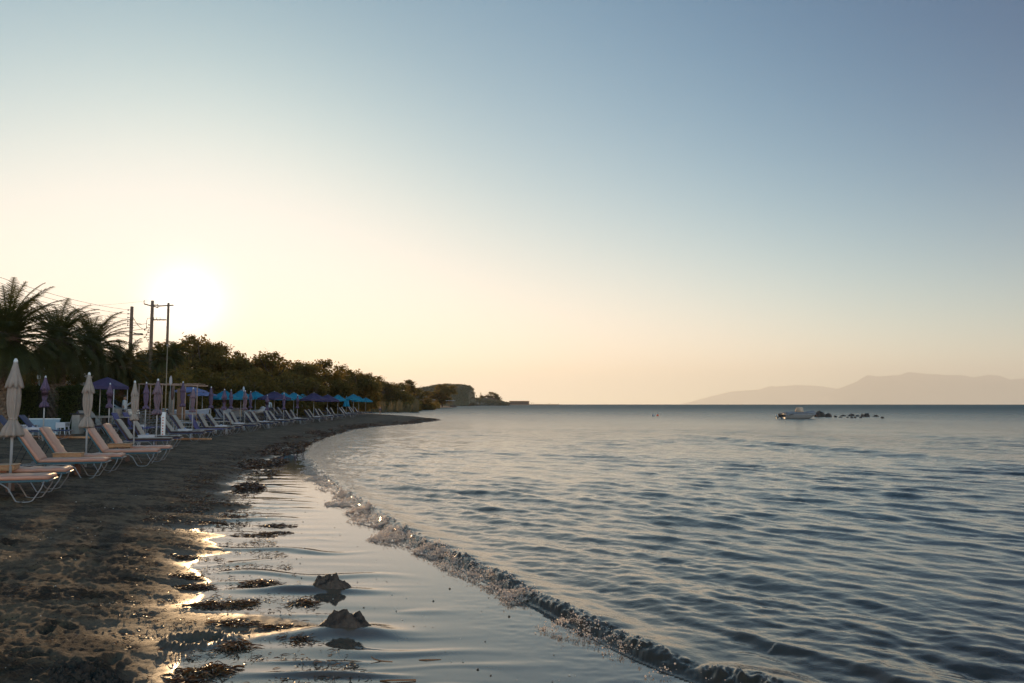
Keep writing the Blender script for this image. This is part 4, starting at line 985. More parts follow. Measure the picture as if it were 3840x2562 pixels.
def boat():
    x, y = sea_pt(2996, 1570); r = empty('motor_boat', (x, y, 0), R(6)); Lh = 4.3; n = 22; V = []; F = []
    hull_c = mat('boat_hull_paint', (.22, .225, .225), .35, .06, 3, coat=.4)
    sec = [(-1, .62), (-.97, .40), (-.90, .16), (-.72, -.05), (-.3, -.18), (0, -.22), (.3, -.18), (.72, -.05), (.90, .16), (.97, .40), (1, .62)]
    for i in range(n + 1):
        t = i / n; xx = -Lh / 2 + Lh * t; wd = .88 * (1 - max(0, (t - .55) / .45) ** 2.4) ** .6 * (.92 + .08 * min(1, t * 4)); sh = .10 * t * t; rk = max(0, (t - .72) / .28) ** 1.6 * .55
        for (a, z) in sec:
            V.append((xx + (z * .25 * t if z > 0 else z * .6 * t), a * max(wd, .02), z + sh + (rk * (1 - (z + .22) / .84))))
    m_ = len(sec)
    for i in range(n):
        for j in range(m_ - 1): F.append((i * m_ + j, (i + 1) * m_ + j, (i + 1) * m_ + j + 1, i * m_ + j + 1))
    F.append(tuple(range(m_))[::-1])
    g = MB(); g.v = V; g.f = F; g.mi = [0] * len(F); g.sm = [True] * len(F); hl = g.build('hull', hull_c, r)
    g = MB()
    for s in (-1, 1):
        pts = [(V[i * m_ + (0 if s < 0 else m_ - 1)]) for i in range(n + 1)]; g.tube(pts, .03, 6)
    g.build('rub_rail', mat('grey_rail', (.10, .11, .12), .5), hl)
    # cover, thrown over the whole boat and sagging
    cv = mat('grey_boat_cover', (.205, .205, .215), .7, .10, 3, bump=.02); W_ = 12; V = []; F = []
    for i in range(n + 1):
        t = i / n; row = [V_ for V_ in ()]; x0, yl, z0 = (-Lh / 2 - .05 + (Lh + .08) * t), .90 * (1 - max(0, (t - .55) / .45) ** 2.6) ** .6 + .04, .64 + .10 * t * t
        for j in range(W_ + 1):
            a = -1 + 2 * j / W_; top = .30 + .10 * math.sin(t * 7) * .6 + (.10 if t > .72 else 0) * 1.0
            ed = (1 - abs(a) ** 2.6)
            z = z0 - .10 - .10 * (1 - ed) + top * ed * min(1, (1 - t) * 14 + .25) * min(1, t * 12 + .35) + .02 * math.sin(t * 31 + a * 5)
            V.append((x0 + .12 * t, a * yl, z))
    for i in range(n):
        for j in range(W_): F.append((i * (W_ + 1) + j, (i + 1) * (W_ + 1) + j, (i + 1) * (W_ + 1) + j + 1, i * (W_ + 1) + j + 1))
    g = MB(); g.v = V; g.f = F; g.mi = [0] * len(F); g.sm = [True] * len(F)
    for (xx, dx) in ((-1.95, .12),): g.box((xx, 0, .70), (.3, 1.5, .12), bev=.04)
    g.build('cover', cv, r)
    # wrapped steering console
    g = MB(); g.lathe([(.50, .85), (.49, 1.0), (.44, 1.22), (.40, 1.38), (.27, 1.47), (.10, 1.49), (.01, 1.48)], 14, fn=lambda rr, q, z: rr * (1 + .10 * math.sin(q * 3 + z * 6) + .06 * math.sin(q * 7 + 1)), c=(.12, 0, 0))
    g.build('console_cover', mat('buff_canvas', (.48, .36, .26), .8, .14, 6, bump=.02), r)
    om = empty('outboard'); om.parent = r; om.location = (-Lh / 2 - .28, 0, .35)
    bpy.data.objects.remove(om)
    g = MB(); rt = Matrix.Rotation(R(-38), 3, 'Y')
    g.box((-Lh / 2 - .42, 0, .42), (.30, .34, .48), rot=rt, bev=.07); g.tube([(-Lh / 2 - .30, 0, .40), (-Lh / 2 - .62, 0, .16), (-Lh / 2 - .78, 0, .05)], [.10, .075, .06], 8); g.box((-Lh / 2 - .12, 0, .40), (.26, .40, .30), bev=.03)
    for k in range(3):
        a = k * 2.094; g.box((-Lh / 2 - .86, .12 * math.sin(a), .10 + .12 * math.cos(a)), (.03, .10, .16), rot=Matrix.Rotation(a, 3, 'X'))
    g.tube([(-Lh / 2 - .2, -.1, .55), (-Lh / 2 + .5, -.95, .45), (-Lh / 2 + 1.0, -.97, .62)], .035, 6)
    g.build('outboard_motor', M_DARK, r)
    g = MB(); g.tube([(Lh / 2 + .12, 0, .60), (Lh / 2 + .22, -.05, .45), (Lh / 2 + .20, -.05, .28)], .05, 6); g.tube([(Lh / 2 + .12, 0, .55), (Lh / 2 + .35, .1, .25), (Lh / 2 + .7, .2, -.1)], .015, 5); g.build('bow_fender', mat('faded_red_rubber', (.22, .09, .06), .6), r)
    tag(r, 'grey motor boat at its mooring, wrapped in a cover, outboard tilted up', 'motor boat')
boat()
def buoy(px, py, sz, col, lab, box=False):
    x, y = sea_pt(px, py); k = y / FPX; r = empty('mooring_buoy', (x, y, 0)); s = sz * k; g = MB()
    if box: g.lathe([(s * .35, -.1), (s * .5, .02), (s * .52, s * .62), (s * .40, s * .78), (s * .1, s * .82)], 14)
    else: g.lathe([(s * .02, -s * .3), (s * .36, -s * .1), (s * .5, s * .18), (s * .40, s * .50), (s * .16, s * .66), (.001, s * .68)], 16)
    g.build('float', mat('buoy_' + lab.split()[0], col, .45, .1, 8), r)
    g = MB(); n = 12; g.tube([(math.cos(i / n * 6.2832) * s * .09, 0, s * (.78 if box else .70) + math.sin(i / n * 6.2832) * s * .09) for i in range(n + 1)], s * .025, 5); g.build('ring', M_ALU, r)
    tag(r, lab, 'buoy', 'mooring buoys')
buoy(2913, 1562, 10, (.34, .38, .38), 'grey drum buoy just behind the moored boat', True)
buoy(2466, 1560, 8.5, (.75, .09, .02), 'orange round buoy alone on open water')
buoy(2449, 1561, 8.5, (.30, .33, .35), 'greenish grey buoy next to the orange one', True)
def small_boat(px, py, w, lab, sail=False):
    x, y = sea_pt(px, py); k = y / FPX; L_ = w * k; r = empty('far_boat', (x, y, 0)); g = MB(); n = 10; V = []; F = []
    for i in range(n + 1):
        t = i / n; wd = L_ * .16 * (1 - max(0, (t - .5) / .5) ** 2) + .02
        for a, z in ((-1, .9), (-.7, 0), (0, -.2), (.7, 0), (1, .9)): V.append((-L_ / 2 + L_ * t, a * wd, z * L_ * .13 + .06 * L_ * t * t))
    for i in range(n):
        for j in range(4): F.append((i * 5 + j, (i + 1) * 5 + j, (i + 1) * 5 + j + 1, i * 5 + j + 1))
    F.append((0, 1, 2, 3, 4)); g.add(V, F, 0, True); g.build('hull', M_WHITE, r)
    g = MB(); g.box((-.05 * L_, 0, L_ * .2), (L_ * .3, L_ * .2, L_ * .16), bev=L_ * .02); g.build('cabin', mat('pale_cabin', (.4, .38, .36), .5), r)
    g = MB(); g.tube([(0, 0, L_ * .1), (0, 0, L_ * .5)], L_ * .012, 5); g.build('mast', M_ALU, r); tag(r, lab, 'boat', 'distant boats')
small_boat(1829, 1520.0, 12, 'tiny white boat moored in the bay before the long jetty')
small_boat(2160, 1518.3, 10, 'tiny dark boat on the horizon just off the end of the jetty')

# ---------------------------------------------------------------- two sand-covered rocks and weed in the foreground
def sand_rock(px, py, wpx, hpx, seed, lab):
    x, y = at(px, py, .03); k = y / FPX; w = wpx * k; n = 60; m_ = 34; V = []; F = []; g = np.random.RandomState(seed)
    jx, jy = np.meshgrid(np.linspace(-1, 1, n), np.linspace(-1, 1, m_)); r = np.hypot(jx, jy)
    ang_ = np.arctan2(jy, jx); prof = np.clip(1 - r ** 2, 0, 1) ** .9
    hgt = prof * (.62 + .55 * fbm(jx * 1.3 + seed, jy * 1.3 + seed * 2, 3, seed) + .30 * np.abs(fbm(jx * 2.6 + seed, jy * 2.2, 3, seed + 9)) + .07 * fbm(jx * 9, jy * 9, 3, seed + 3)) * (1 + .35 * np.exp(-((jx - .25) / .3) ** 2))
    H = hpx * k; Z = np.minimum(hgt, .95 + .1 * hgt) * H * .78 - .03 * (r > .97) - .012
    V = np.stack([jx * w / 2, jy * w * .30, Z], -1).reshape(-1, 3); idx = np.arange(n * m_).reshape(m_, n); F = np.stack([idx[:-1, :-1], idx[:-1, 1:], idx[1:, 1:], idx[1:, :-1]], -1).reshape(-1, 4)
    keep = (r.ravel()[F] < 1.08).all(1); o = link('sandy_rock', mesh_np('sandy_rock', V, F[keep], True), M_SROCK); o.location = (x, y, gz(x, y) - .01); tag(o, lab, 'rock'); return o
m = NT('wet_sandy_rock'); P0 = m.coord(); nz = m.noise(P0, 14, 6, .65)
M_SROCK = m.done(m.pbr(Base_Color=m.ramp(nz, (.35, (.034, .021, .013)), (.6, (.080, .048, .028)), (.8, (.13, .082, .048))), Roughness=.55, Normal=m.bump(nz, .8, .03)).outputs[0])
sand_rock(1238, 2208, 175, 92, 4, 'pointed sand-coated rock in the shallow film of water, further of the two')
sand_rock(1292, 2362, 235, 108, 9, 'broad sand-coated rock with ragged ridge, nearer of the two')

def ribbons(n, cx, cy, sx_, sy_, l0, l1, w0, w1, h, seed, zf=None, curl=1.0):
    """n narrow curled blades of seagrass around (cx, cy); returns V, F"""
    g = np.random.RandomState(seed); k = 6
    bx = cx + np.clip(g.randn(n), -1.9, 1.9) * sx_; by = cy + np.clip(g.randn(n), -1.9, 1.9) * sy_
    z0 = (ground_z(bx, by) if zf is None else zf(bx, by)); rr = np.exp(-.5 * (((bx - cx) / (sx_ + 1e-6)) ** 2 + ((by - cy) / (sy_ + 1e-6)) ** 2))
    L_ = g.uniform(l0, l1, n); W_ = g.uniform(w0, w1, n); a = g.uniform(0, 6.283, n); cu = g.randn(n) * 1.6 * curl; lift = g.rand(n) * h * (.25 + rr)
    V = np.empty((n, k, 2, 3)); px_ = bx.copy(); py_ = by.copy(); tw = g.uniform(-1.2, 1.2, n)
    for i in range(k):
        t = i / (k - 1); aa = a + cu * (t - .5)
        nx_, ny_ = -np.sin(aa), np.cos(aa); w = W_ * (1 - .8 * abs(2 * t - 1) ** 3)
        z = z0 + .003 + lift * (.35 + .9 * np.sin(math.pi * t)) + g.rand(n) * h * .12
        tt = tw + t * cu * .6
        V[:, i, 0] = np.stack([px_ - nx_ * w * np.cos(tt), py_ - ny_ * w * np.cos(tt), z - w * np.sin(tt)], 1)
        V[:, i, 1] = np.stack([px_ + nx_ * w * np.cos(tt), py_ + ny_ * w * np.cos(tt), z + w * np.sin(tt)], 1)
        px_ = px_ + np.cos(aa) * L_ / (k - 1); py_ = py_ + np.sin(aa) * L_ / (k - 1)
    b = np.arange(n)[:, None] * k * 2; F = []
    for i in range(k - 1): F.append(np.concatenate([b + i * 2, b + i * 2 + 1, b + i * 2 + 3, b + i * 2 + 2], 1))
    return V.reshape(-1, 3), np.concatenate(F)
def clump(px, py, wpx, n, seed, lab, hh=.03, light=.3, hpx=None, l=.12):
    x, y = at(px, py, .05); k = y / FPX; w = wpx * k
    V, F = ribbons(n, x, y, w * .27, (w * .12 if hpx is None else hpx * k * 2.2), l * .5, l * 1.3, .002, .0055, hh * .65, seed, curl=1.4)
    me = mesh_np('seaweed_clump', V, F, False); me.materials.append(M_WEED); me.materials.append(M_WEED2)
    g = np.random.RandomState(seed); per = g.rand(n) < light; me.polygons.foreach_set('material_index', np.tile(per.astype(np.int32), 5))
    o = bpy.data.objects.new('seaweed_clump', me); C.objects.link(o); tag(o, lab, 'seaweed', 'heaps of washed up seaweed'); return o
CL = [(982, 2186, 130, 200, 'spiky heap of seaweed just before the further sandy rock', .05, .35), (1035, 1967, 110, 170, 'dark twiggy seaweed heap out on the mirror-wet sand', .05, .1), (1040, 1992, 110, 110, 'flat dark weed patch directly below the twiggy heap', .015, .1),
      (1133, 2252, 90, 130, 'small reddish weed heap between the two sandy rocks', .03, .5), (900, 2258, 120, 220, 'reddish weed heap at the end of the long tangled line', .035, .45), (729, 2200, 120, 240, 'thick tangle of weed on the golden lit sand', .035, .3),
      (695, 2168, 90, 160, 'upper weed tangle on the golden lit sand', .03, .3), (880, 2424, 80, 200, 'compact golden brown weed tuft near the scooped hole', .05, .65), (802, 2514, 110, 200, 'glowing tangled weed at the bottom of the beach', .05, .55),
      (802, 1962, 80, 150, 'weed heap on the edge of the shiny patch', .03, .2), (740, 2520, 150, 200, 'amber ribbons strewn beside the bottom tangle', .03, .6), (800, 2265, 150, 260, 'long tangle of backlit weed with bright glints', .03, .4), (1046, 2346, 110, 130, 'scattered brown blades beside the nearer rock', .02, .55),
      (690, 2088, 110, 150, 'line of weed crumbs above the golden sand', .02, .35), (960, 2002, 150, 120, 'thin ragged weed line by the dry spit of sand', .012, .3), (1135, 2388, 60, 40, 'few brown blades at the foot of the nearer rock', .02, .4),
      (880, 2335, 150, 160, 'weed blades along the pale lit patch', .018, .5), (700, 2552, 120, 120, 'weed cut off by the bottom picture edge', .03, .5)]
for i, (px, py, w, n, lab, hh, li) in enumerate(CL): clump(px, py, w, n, 100 + i, lab, hh, li)
def litter(n, seed, fn, name, lab, l0, l1, w0, w1, h, mt, light=None):
    g = np.random.RandomState(seed); X, Y = fn(g, n); V, F = ribbons(len(X), 0, 0, 0, 0, l0, l1, w0, w1, h, seed)
    k = 12; n_ = len(X); zz = ground_z(X, Y); V = V.reshape(n_, k, 3); base_z = ground_z(np.zeros(1), np.zeros(1))[0]
    V[:, :, 0] += X[:, None]; V[:, :, 1] += Y[:, None]; V[:, :, 2] += (zz - base_z)[:, None]
    me = mesh_np(name, V.reshape(-1, 3), F, False); me.materials.append(mt)
    if light is not None:
        me.materials.append(M_WEED2); per = (g.rand(n_) < light).astype(np.int32); me.polygons.foreach_set('material_index', np.tile(per, 5))
    o = bpy.data.objects.new(name, me); C.objects.link(o); tag(o, lab, 'seaweed', kind='stuff'); return o
def band(lo, hi, off0, off1, clus):
    def f(g, n):
        y = lo * (hi / lo) ** g.rand(n * 3); sx2 = np.interp(y, SHS[4:73, 1][np.argsort(SHS[4:73, 1])], SHS[4:73, 0][np.argsort(SHS[4:73, 1])])
        t = g.rand(n * 3); x = sx2 - wet_w(y) * 1.05 - (off0 + (off1 - off0) * t ** 1.3) * (1 + .0 * y)
        keep = (fbm(x * clus, y * clus * 1.6, 3, 66) > .12) | (g.rand(n * 3) < .04); return x[keep][:n], y[keep][:n]
    return f
litter(3200, 51, band(4.6, 14, -.9, .8, 1.6), 'seaweed_litter', 'loose brown seaweed blades strewn along the wet edge', .02, .09, .0015, .004, .012, M_WEED, .3)
litter(2600, 52, band(12, 32, -.5, 1.2, 1.0), 'seaweed_litter', 'loose seaweed blades along the water line further off', .04, .16, .003, .008, .03, M_WEED, .15)
litter(2500, 53, band(4.6, 13, .6, 4.5, .9), 'seaweed_fibre', 'dry trodden seaweed fibres on the open sand', .02, .07, .001, .003, .010, M_WEED, .12)
def bank(g, n):
    y = 17 * (112 / 17) ** g.rand(n * 4); yy = SHS[4:73, 1]; o_ = np.argsort(yy); sx2 = np.interp(y, yy[o_], SHS[4:73, 0][o_])
    wd = np.interp(y, [17, 25, 35, 60, 110], [.6, 1.2, 1.6, 1.5, 2.2]); x = sx2 - np.interp(y, [17, 25, 31, 40, 110], [1.6, .9, .1, .0, .1]) - wd * g.rand(n * 4) ** 1.2
    keep = fbm(x * .7, y * .22, 3, 67) > np.interp(y, [17, 25, 32, 110], [.16, .08, .0, -.04]); return x[keep][:n], y[keep][:n]
litter(9000, 54, bank, 'seaweed_bank', 'matted dark bank of seaweed heaped along the curve of the shore', .08, .26, .006, .018, .055, M_WEED, .10)
# pebbles and shell bits
def crumbs(n, seed):
    g = np.random.RandomState(seed); y = 4.7 * (16 / 4.7) ** g.rand(n); yy = SHS[4:73, 1]; o_ = np.argsort(yy); sx2 = np.interp(y, yy[o_], SHS[4:73, 0][o_]); x = sx2 - .3 - g.rand(n) ** .8 * (wet_w(y) + 3.5); z = ground_z(x, y)
    s = .003 + .009 * g.rand(n) ** 3; V = []; F = []
    U = np.array([(1, 0, 0), (0, 1, 0), (-1, 0, 0), (0, -1, 0), (0, 0, .8), (0, 0, -.5)]); T = np.array([(0, 1, 4), (1, 2, 4), (2, 3, 4), (3, 0, 4), (1, 0, 5), (2, 1, 5), (3, 2, 5), (0, 3, 5)])
    V = (U[None] * (s[:, None, None] * (.7 + .6 * g.rand(n, 6, 1))) + np.stack([x, y, z + s * .3], 1)[:, None]).reshape(-1, 3); F = (T[None] + np.arange(n)[:, None, None] * 6).reshape(-1, 3)
    return mesh_np('pebbles', V, F, True)
tag(link('pebbles', crumbs(650, 5), mat('dark_pebble', (.06, .045, .035), .5, .6, 3)), 'small dark pebbles and crumbs on the sand', 'pebbles', kind='stuff')
tag(link('shell_bits', crumbs(260, 6), mat('shell', (.6, .54, .46), .4, .2, 3)), 'pale broken shells scattered over the sand', 'shells', kind='stuff')
# clods of dug sand
def clods():
    g = np.random.RandomState(31); V = []; F = []; o = 0
    for i in range(150):
        t = g.rand(); px = 200 + 290 * t + g.randn() * 12; py = 2475 - 28 * math.sin(t * 3.1) + g.randn() * 15; x, y = at(px, py, .28); z = gz(x, y); s = .012 + .030 * g.rand() ** 1.6
        me = rock_mesh(200 + i, s, s * .9, s * 1.2, 9, 'c', .5, -.3 * s); n = len(me.vertices); co = np.empty(n * 3, np.float32); me.vertices.foreach_get('co', co); V.append(co.reshape(-1, 3) + (x, y, z - .003 + .02 * math.exp(-((t - .5) / .4) ** 2) * g.rand()))
        li = np.empty(len(me.loops), np.int32); me.loops.foreach_get('vertex_index', li); F.append(li.reshape(-1, 4) + o); o += n; bpy.data.meshes.remove(me)
    return mesh_np('sand_clods', np.concatenate(V), np.concatenate(F), True)
tag(link('sand_clods', clods(), mat('damp_dark_sand', (.045, .030, .020), .9, .3, 40, bump=.006)), 'heap of dug dark wet sand clods on the open beach', 'sand clods', kind='stuff')
def stalk(pts, r, lab, mt=None):
    P = []
    for px, py, z in pts:
        x, y = at(px, py, .03 + z); P.append((x, y, gz(x, y) + z + .001))
    g = MB(); g.tube(P, r, 7); o = g.build('reed_stalk', mt or mat('wet_cane', (.26, .10, .03), .35, .3, 20, coat=.3)); tag(o, lab, 'stick', 'sticks on the wet sand')
stalk([(1425, 2550, 0), (1470, 2547, .01), (1560, 2545, .005)], [.006, .006, .005], 'straight orange-brown cane lying at the bottom of the wet sand')
stalk([(1392, 2458, .03), (1402, 2468, .015), (1430, 2475, 0), (1472, 2477, 0)], [.003, .005, .005, .003], 'curved brown stalk standing up at one end in the wet sand')
stalk([(1571, 2469, 0), (1600, 2467, .004), (1655, 2466, 0)], [.004, .004, .002], 'thin brown stalk alone on the mirror-wet sand')

# ---------------------------------------------------------------- foam of the breaker: beads and lace
def foam():
    g = np.random.RandomState(12); n = 60000; P = SHS[2:66]; seg = np.hypot(*np.diff(P, axis=0).T); cum = np.concatenate([[0], np.cumsum(seg)])
    a = cum[-1] * g.rand(n * 6); i = np.clip(np.searchsorted(cum, a) - 1, 0, len(seg) - 1); t = (a - cum[i]) / seg[i]; b = P[i] + (P[i + 1] - P[i]) * t[:, None]; d = (P[i + 1] - P[i]) / seg[i][:, None]; nrm = np.stack([d[:, 1], -d[:, 0]], 1)
    y = b[:, 1]; r = np.hypot(b[:, 0], y); wgt = np.interp(r, [3.5, 5.5, 6.6, 8, 13, 18, 24, 34], [.03, .12, .35, 1, .75, .3, .10, 0]) * (y > 1)
    full_arc = a + np.hypot(*np.diff(SHS[:3], axis=0).T).sum()
    lump_ = np.clip(.35 + 1.9 * noise(full_arc * 1.3, full_arc * 0 + 4.4, 88) + 1.5 * noise(full_arc * 4.3, full_arc * 0 + 1.4, 89), 0, 1.3)
    k = g.rand(n * 6) < wgt * lump_; b, nrm, r, full_arc = b[k][:n], nrm[k][:n], r[k][:n], full_arc[k][:n]; n = len(b)
    off = .07 + .10 * noise(full_arc * .9, full_arc * 0 + 7.1, 83); u = g.rand(n); wd = .16 + .16 * np.clip(.5 + 2.0 * noise(full_arc * 1.2, full_arc * 0 + 8.8, 92), 0, 1.2)
    s = off + .05 - wd * 1.9 * u ** .8 + g.randn(n) * .02
    hh_ = np.interp(r, [3.5, 5, 6, 8, 12, 17, 24, 34], [.035, .05, .065, .078, .085, .07, .04, .0]) * (1 + .75 * noise(full_arc * 1.9, full_arc * 0 + .5, 81) + .35 * noise(full_arc * 5.1, full_arc * 0 + 2.5, 82))
    mound = hh_ * np.clip(1.15 - u ** 1.6, 0, 1.1) * (.75 + .9 * noise(full_arc * 6, s * 9, 93))
    z = .004 + mound * (.55 + .6 * g.rand(n) ** .6) + np.where(g.rand(n) < .20, .06 * g.rand(n) ** 2, 0)
    x = b[:, 0] + nrm[:, 0] * s; y = b[:, 1] + nrm[:, 1] * s
    kk = fbm(x * 11, y * 11, 3, 97) > .22 - .7 * g.rand(n) ** 2.4; x, y, z, r = x[kk], y[kk], z[kk], r[kk]; n = len(x)
    sz = (.0024 + .0060 * g.rand(n) ** 2.4) * (.6 + r / 16)
    U = np.array([(1, 0, 0), (0, 1, 0), (-1, 0, 0), (0, -1, 0), (0, 0, 1), (0, 0, -1)]); T = np.array([(0, 1, 4), (1, 2, 4), (2, 3, 4), (3, 0, 4), (1, 0, 5), (2, 1, 5), (3, 2, 5), (0, 3, 5)])
    q = g.rand(n, 1, 3) * .9 + .55
    V = (U[None] * sz[:, None, None] * q + np.stack([x, y, z], 1)[:, None]).reshape(-1, 3); F = (T[None] + np.arange(n)[:, None, None] * 6).reshape(-1, 3)
    return mesh_np('foam', V, F, True)
m = NT('foam_bubbles'); b = m.pbr(Base_Color=(.97, .93, .90), Roughness=.08, IOR=1.33, Transmission_Weight=.85); t = m.n('ShaderNodeBsdfTranslucent', {'Color': (1.0, .90, .82)}); mx = m.n('ShaderNodeMixShader', {0: .62}); m.set(mx.inputs[1], b.outputs[0]); m.set(mx.inputs[2], t.outputs[0]); M_FOAM = m.done(mx.outputs[0])
tag(link('foam', foam(), M_FOAM), 'white foam tumbling along the little breaker', 'foam', kind='stuff')

# ---------------------------------------------------------------- mountains far across the sea, wooded headland, far shore
def ridge(name, pts, D, depth, seed, lab, mt):
    P = np.array(pts, float); n = 360; px = np.linspace(P[0, 0], P[-1, 0], n); top = np.interp(px, P[:, 0], P[:, 1]) + 1.2 * fbm(px * .06, px * 0 + seed, 4, seed)
    X = (px - 1920) / FPX * D; H = np.maximum((1516.5 - top) * D / FPX, 2); m_ = 26; V = np.empty((m_, n, 3))
    for i in range(m_):
        t = i / (m_ - 1); u = (t - .5) * 2; pr = (1 - abs(u)) ** .8; rid = fbm(X * .0018 * 12000 / D, np.full(n, u * 1.6), 4, seed + 5)
        V[i, :, 0] = X; V[i, :, 1] = D + u * depth; V[i, :, 2] = H * np.clip(pr * (1 + .55 * rid * (1 - pr) * 2), 0, 1) - 1
    idx = np.arange(n * m_).reshape(m_, n); F = np.stack([idx[:-1, :-1], idx[:-1, 1:], idx[1:, 1:], idx[1:, :-1]], -1).reshape(-1, 4)
    o = link(name, mesh_np(name, V.reshape(-1, 3), F, True), mt); tag(o, lab, 'mountains', kind='structure'); return o
M_MTN = mat('mountain_scrub', (.055, .060, .050), .95, .3, .002)
ridge('mountains', [(3080, 1516), (3120, 1475), (3144, 1458), (3213, 1428), (3253, 1403), (3298, 1410), (3344, 1406), (3380, 1404), (3406, 1392.5), (3458, 1398), (3555, 1404), (3612, 1407), (3646, 1413), (3709, 1402), (3743, 1407), (3783, 1423), (3840, 1417), (3960, 1420), (4100, 1440)], 34000, 2500, 3, 'tall pale mountain range fading into the evening haze', M_MTN)
ridge('mountains', [(2560, 1514), (2620, 1498), (2671, 1485), (2739, 1468), (2842, 1460), (2888, 1446), (2914, 1449), (2985, 1442), (3070, 1447), (3144, 1458), (3200, 1475), (3300, 1516)], 38500, 1200, 8, 'lower, fainter range of hills beside the tall mountains', M_MTN)
M_HILL = leaf_mat('hill_woods', (.085, .085, .050), (.13, .125, .075), .2)  # leaf tones set paler, distance haze on the headland put into the colour
def headland():
    n = 200; m_ = 60; D0 = 900; px = np.linspace(1480, 1772, n); top = np.interp(px, [1480, 1540, 1588, 1640, 1681, 1713, 1740, 1760, 1768, 1772], [1505, 1478, 1462, 1450, 1448, 1447, 1450, 1454, 1462, 1512])
    X = (px - 1920) / FPX * D0; H = (1516 - top) * D0 / FPX + EYE; V = np.empty((m_, n, 3))
    for i in range(m_):
        u = -1 + 2 * i / (m_ - 1); pr = (1 - abs(u) ** 3.5) ** .9; V[i, :, 0] = X + 2.0 * fbm(X * .05, np.full(n, u * 4.), 3, 4); V[i, :, 1] = D0 + 80 * u + 8 * noise(X * .03, X * 0 + u * 3, 6); V[i, :, 2] = .5 + H * pr * (1 + .07 * fbm(X * .12, np.full(n, u * 9.), 4, 14))
    idx = np.arange(n * m_).reshape(m_, n); F = np.stack([idx[:-1, :-1], idx[:-1, 1:], idx[1:, 1:], idx[1:, :-1]], -1).reshape(-1, 4)
    o = link('hill', mesh_np('hill', V.reshape(-1, 3), F, True), M_HILL); tag(o, 'flat topped wooded headland ending in a steep drop', 'hill', kind='structure')
    g = np.random.RandomState(2); k = 30000; fx = g.randint(0, m_ * n, k); Pn = V.reshape(-1, 3)[fx] + g.randn(k, 3) * (1.2, 1.2, .55)
    VV, FF = leaf_cloud(k, lambda gg, q: Pn, .75, 3); tag(link('woodland', mesh_np('woodland', VV, FF, False), M_HILL), 'thick wood covering the far headland', 'woodland', kind='stuff')
headland()
def far_shore():
    g = np.random.RandomState(8); k = 16000; px = g.uniform(1590, 1910, k); D = g.uniform(1000, 1250, k); X = (px - 1920) / FPX * D
    top = np.interp(px, [1590, 1700, 1770, 1800, 1850, 1880, 1910], [1494, 1490, 1492, 1494, 1498, 1503, 1510]) + 3 * noise(px * .05, px * 0, 3); z = np.maximum(((1516 - top) * D / FPX + EYE) * g.rand(k) ** .7, .5)
    VV, FF = leaf_cloud(k, lambda gg, q: np.stack([X, D, z], 1), .95, 5); tag(link('woodland', mesh_np('woodland', VV, FF, False), M_HILL), 'low dark scrub along the far shore behind the jetty', 'scrub', kind='stuff')
far_shore()
def px3(px, py, D): v = atd(px, py, D); return v
def gable(name, x0, x1, ytop, ybase, D, lab, wallc, roofc, wins=0, flat=False, dep=12, roofh=.35):
    a = px3(x0, ybase, D); b = px3(x1, ytop, D); w = b.x - a.x; zb = -1.0 if D > 500 else 0; zt = b.z; r = empty(name, ((a.x + b.x) / 2, D, 0)); g = MB(); wall_h = zt - (zt - max(a.z, 0)) * (0.12 if flat else roofh)
    g.box((0, 0, (wall_h + zb) / 2), (w * .94, dep, wall_h - zb)); g.build('wall', wallc, r)
    g = MB(); h = zt - wall_h
    if flat: g.box((0, 0, wall_h + h / 2), (w, dep * 1.08, h), bev=.1)
    else: g.add([(-w / 2, -dep * .56, wall_h), (w / 2, -dep * .56, wall_h), (w / 2, dep * .56, wall_h), (-w / 2, dep * .56, wall_h), (-w * .25, 0, zt), (w * .25, 0, zt)], [(0, 1, 5, 4), (1, 2, 5), (2, 3, 4, 5), (3, 0, 4), (0, 3, 2, 1)])
    g.build('roof', roofc, r)
    for i in range(wins):
        xx = -w * .42 + w * .84 * (i + .5) / wins; g = MB(); hh_ = (wall_h - max(zb, 0)) * .5; g.box((xx, -dep / 2 - .04, wall_h - hh_ * .9), (w * .84 / wins * .5, .1, hh_)); g.build('window', M_DARK, r)
    tag(r, lab, 'building'); return r
M_RUST = mat('rusty_cladding', (.10, .055, .035), .8, .3, .8); M_TERR = mat('terracotta_roof', (.14, .075, .05), .8, .3, 1); M_GRWALL = mat('grey_plaster', (.22, .19, .16), .85, .2, .6)
gable('beach_club', 1908, 1986, 1504, 1517, 1500, 'long rust coloured flat building at the root of the jetty', M_RUST, M_TERR, 8, True)
gable('beach_hut', 1540, 1592, 1484, 1503, 300, 'small grey gabled hut among the bushes beside the lagoon', M_GRWALL, mat('grey_tiles', (.17, .15, .13), .85, .25, 3), 2, dep=6, roofh=.55)
gable('seaside_house', 1800, 1868, 1492, 1509, 1080, 'low house with broad red-brown roof in the far scrub', M_GRWALL, M_TERR, 4, dep=14, roofh=.5)
def terrace(px0, px1, py0, py1, D, lab, npost=8):
    a = px3(px0, py1, D); b = px3(px1, py0, D); w = b.x - a.x; h = b.z; r = empty('terrace', ((a.x + b.x) / 2, D, 0)); g = MB(); g.box((0, 0, h), (w, 4, h * .06)); g.build('roof', mat('faded_awning', (.30, .30, .30), .8), r)
    for i in range(npost): g = MB(); g.tube([(-w / 2 + w * (i + .5) / npost, -1.5, -.5), (-w / 2 + w * (i + .5) / npost, -1.5, h)], h * .02, 5); g.build('post', M_WOODP, r)
    tag(r, lab, 'terrace')
terrace(1608, 1632, 1500, 1517, 380, 'open sided kiosk terrace beside the lone tree', 5)
terrace(1672, 1706, 1503, 1516, 395, 'low shaded terrace on the rocky point right of the lone tree', 6)
terrace(1690, 1702, 1501, 1505, 520, 'small white awning behind the rocky point', 2)
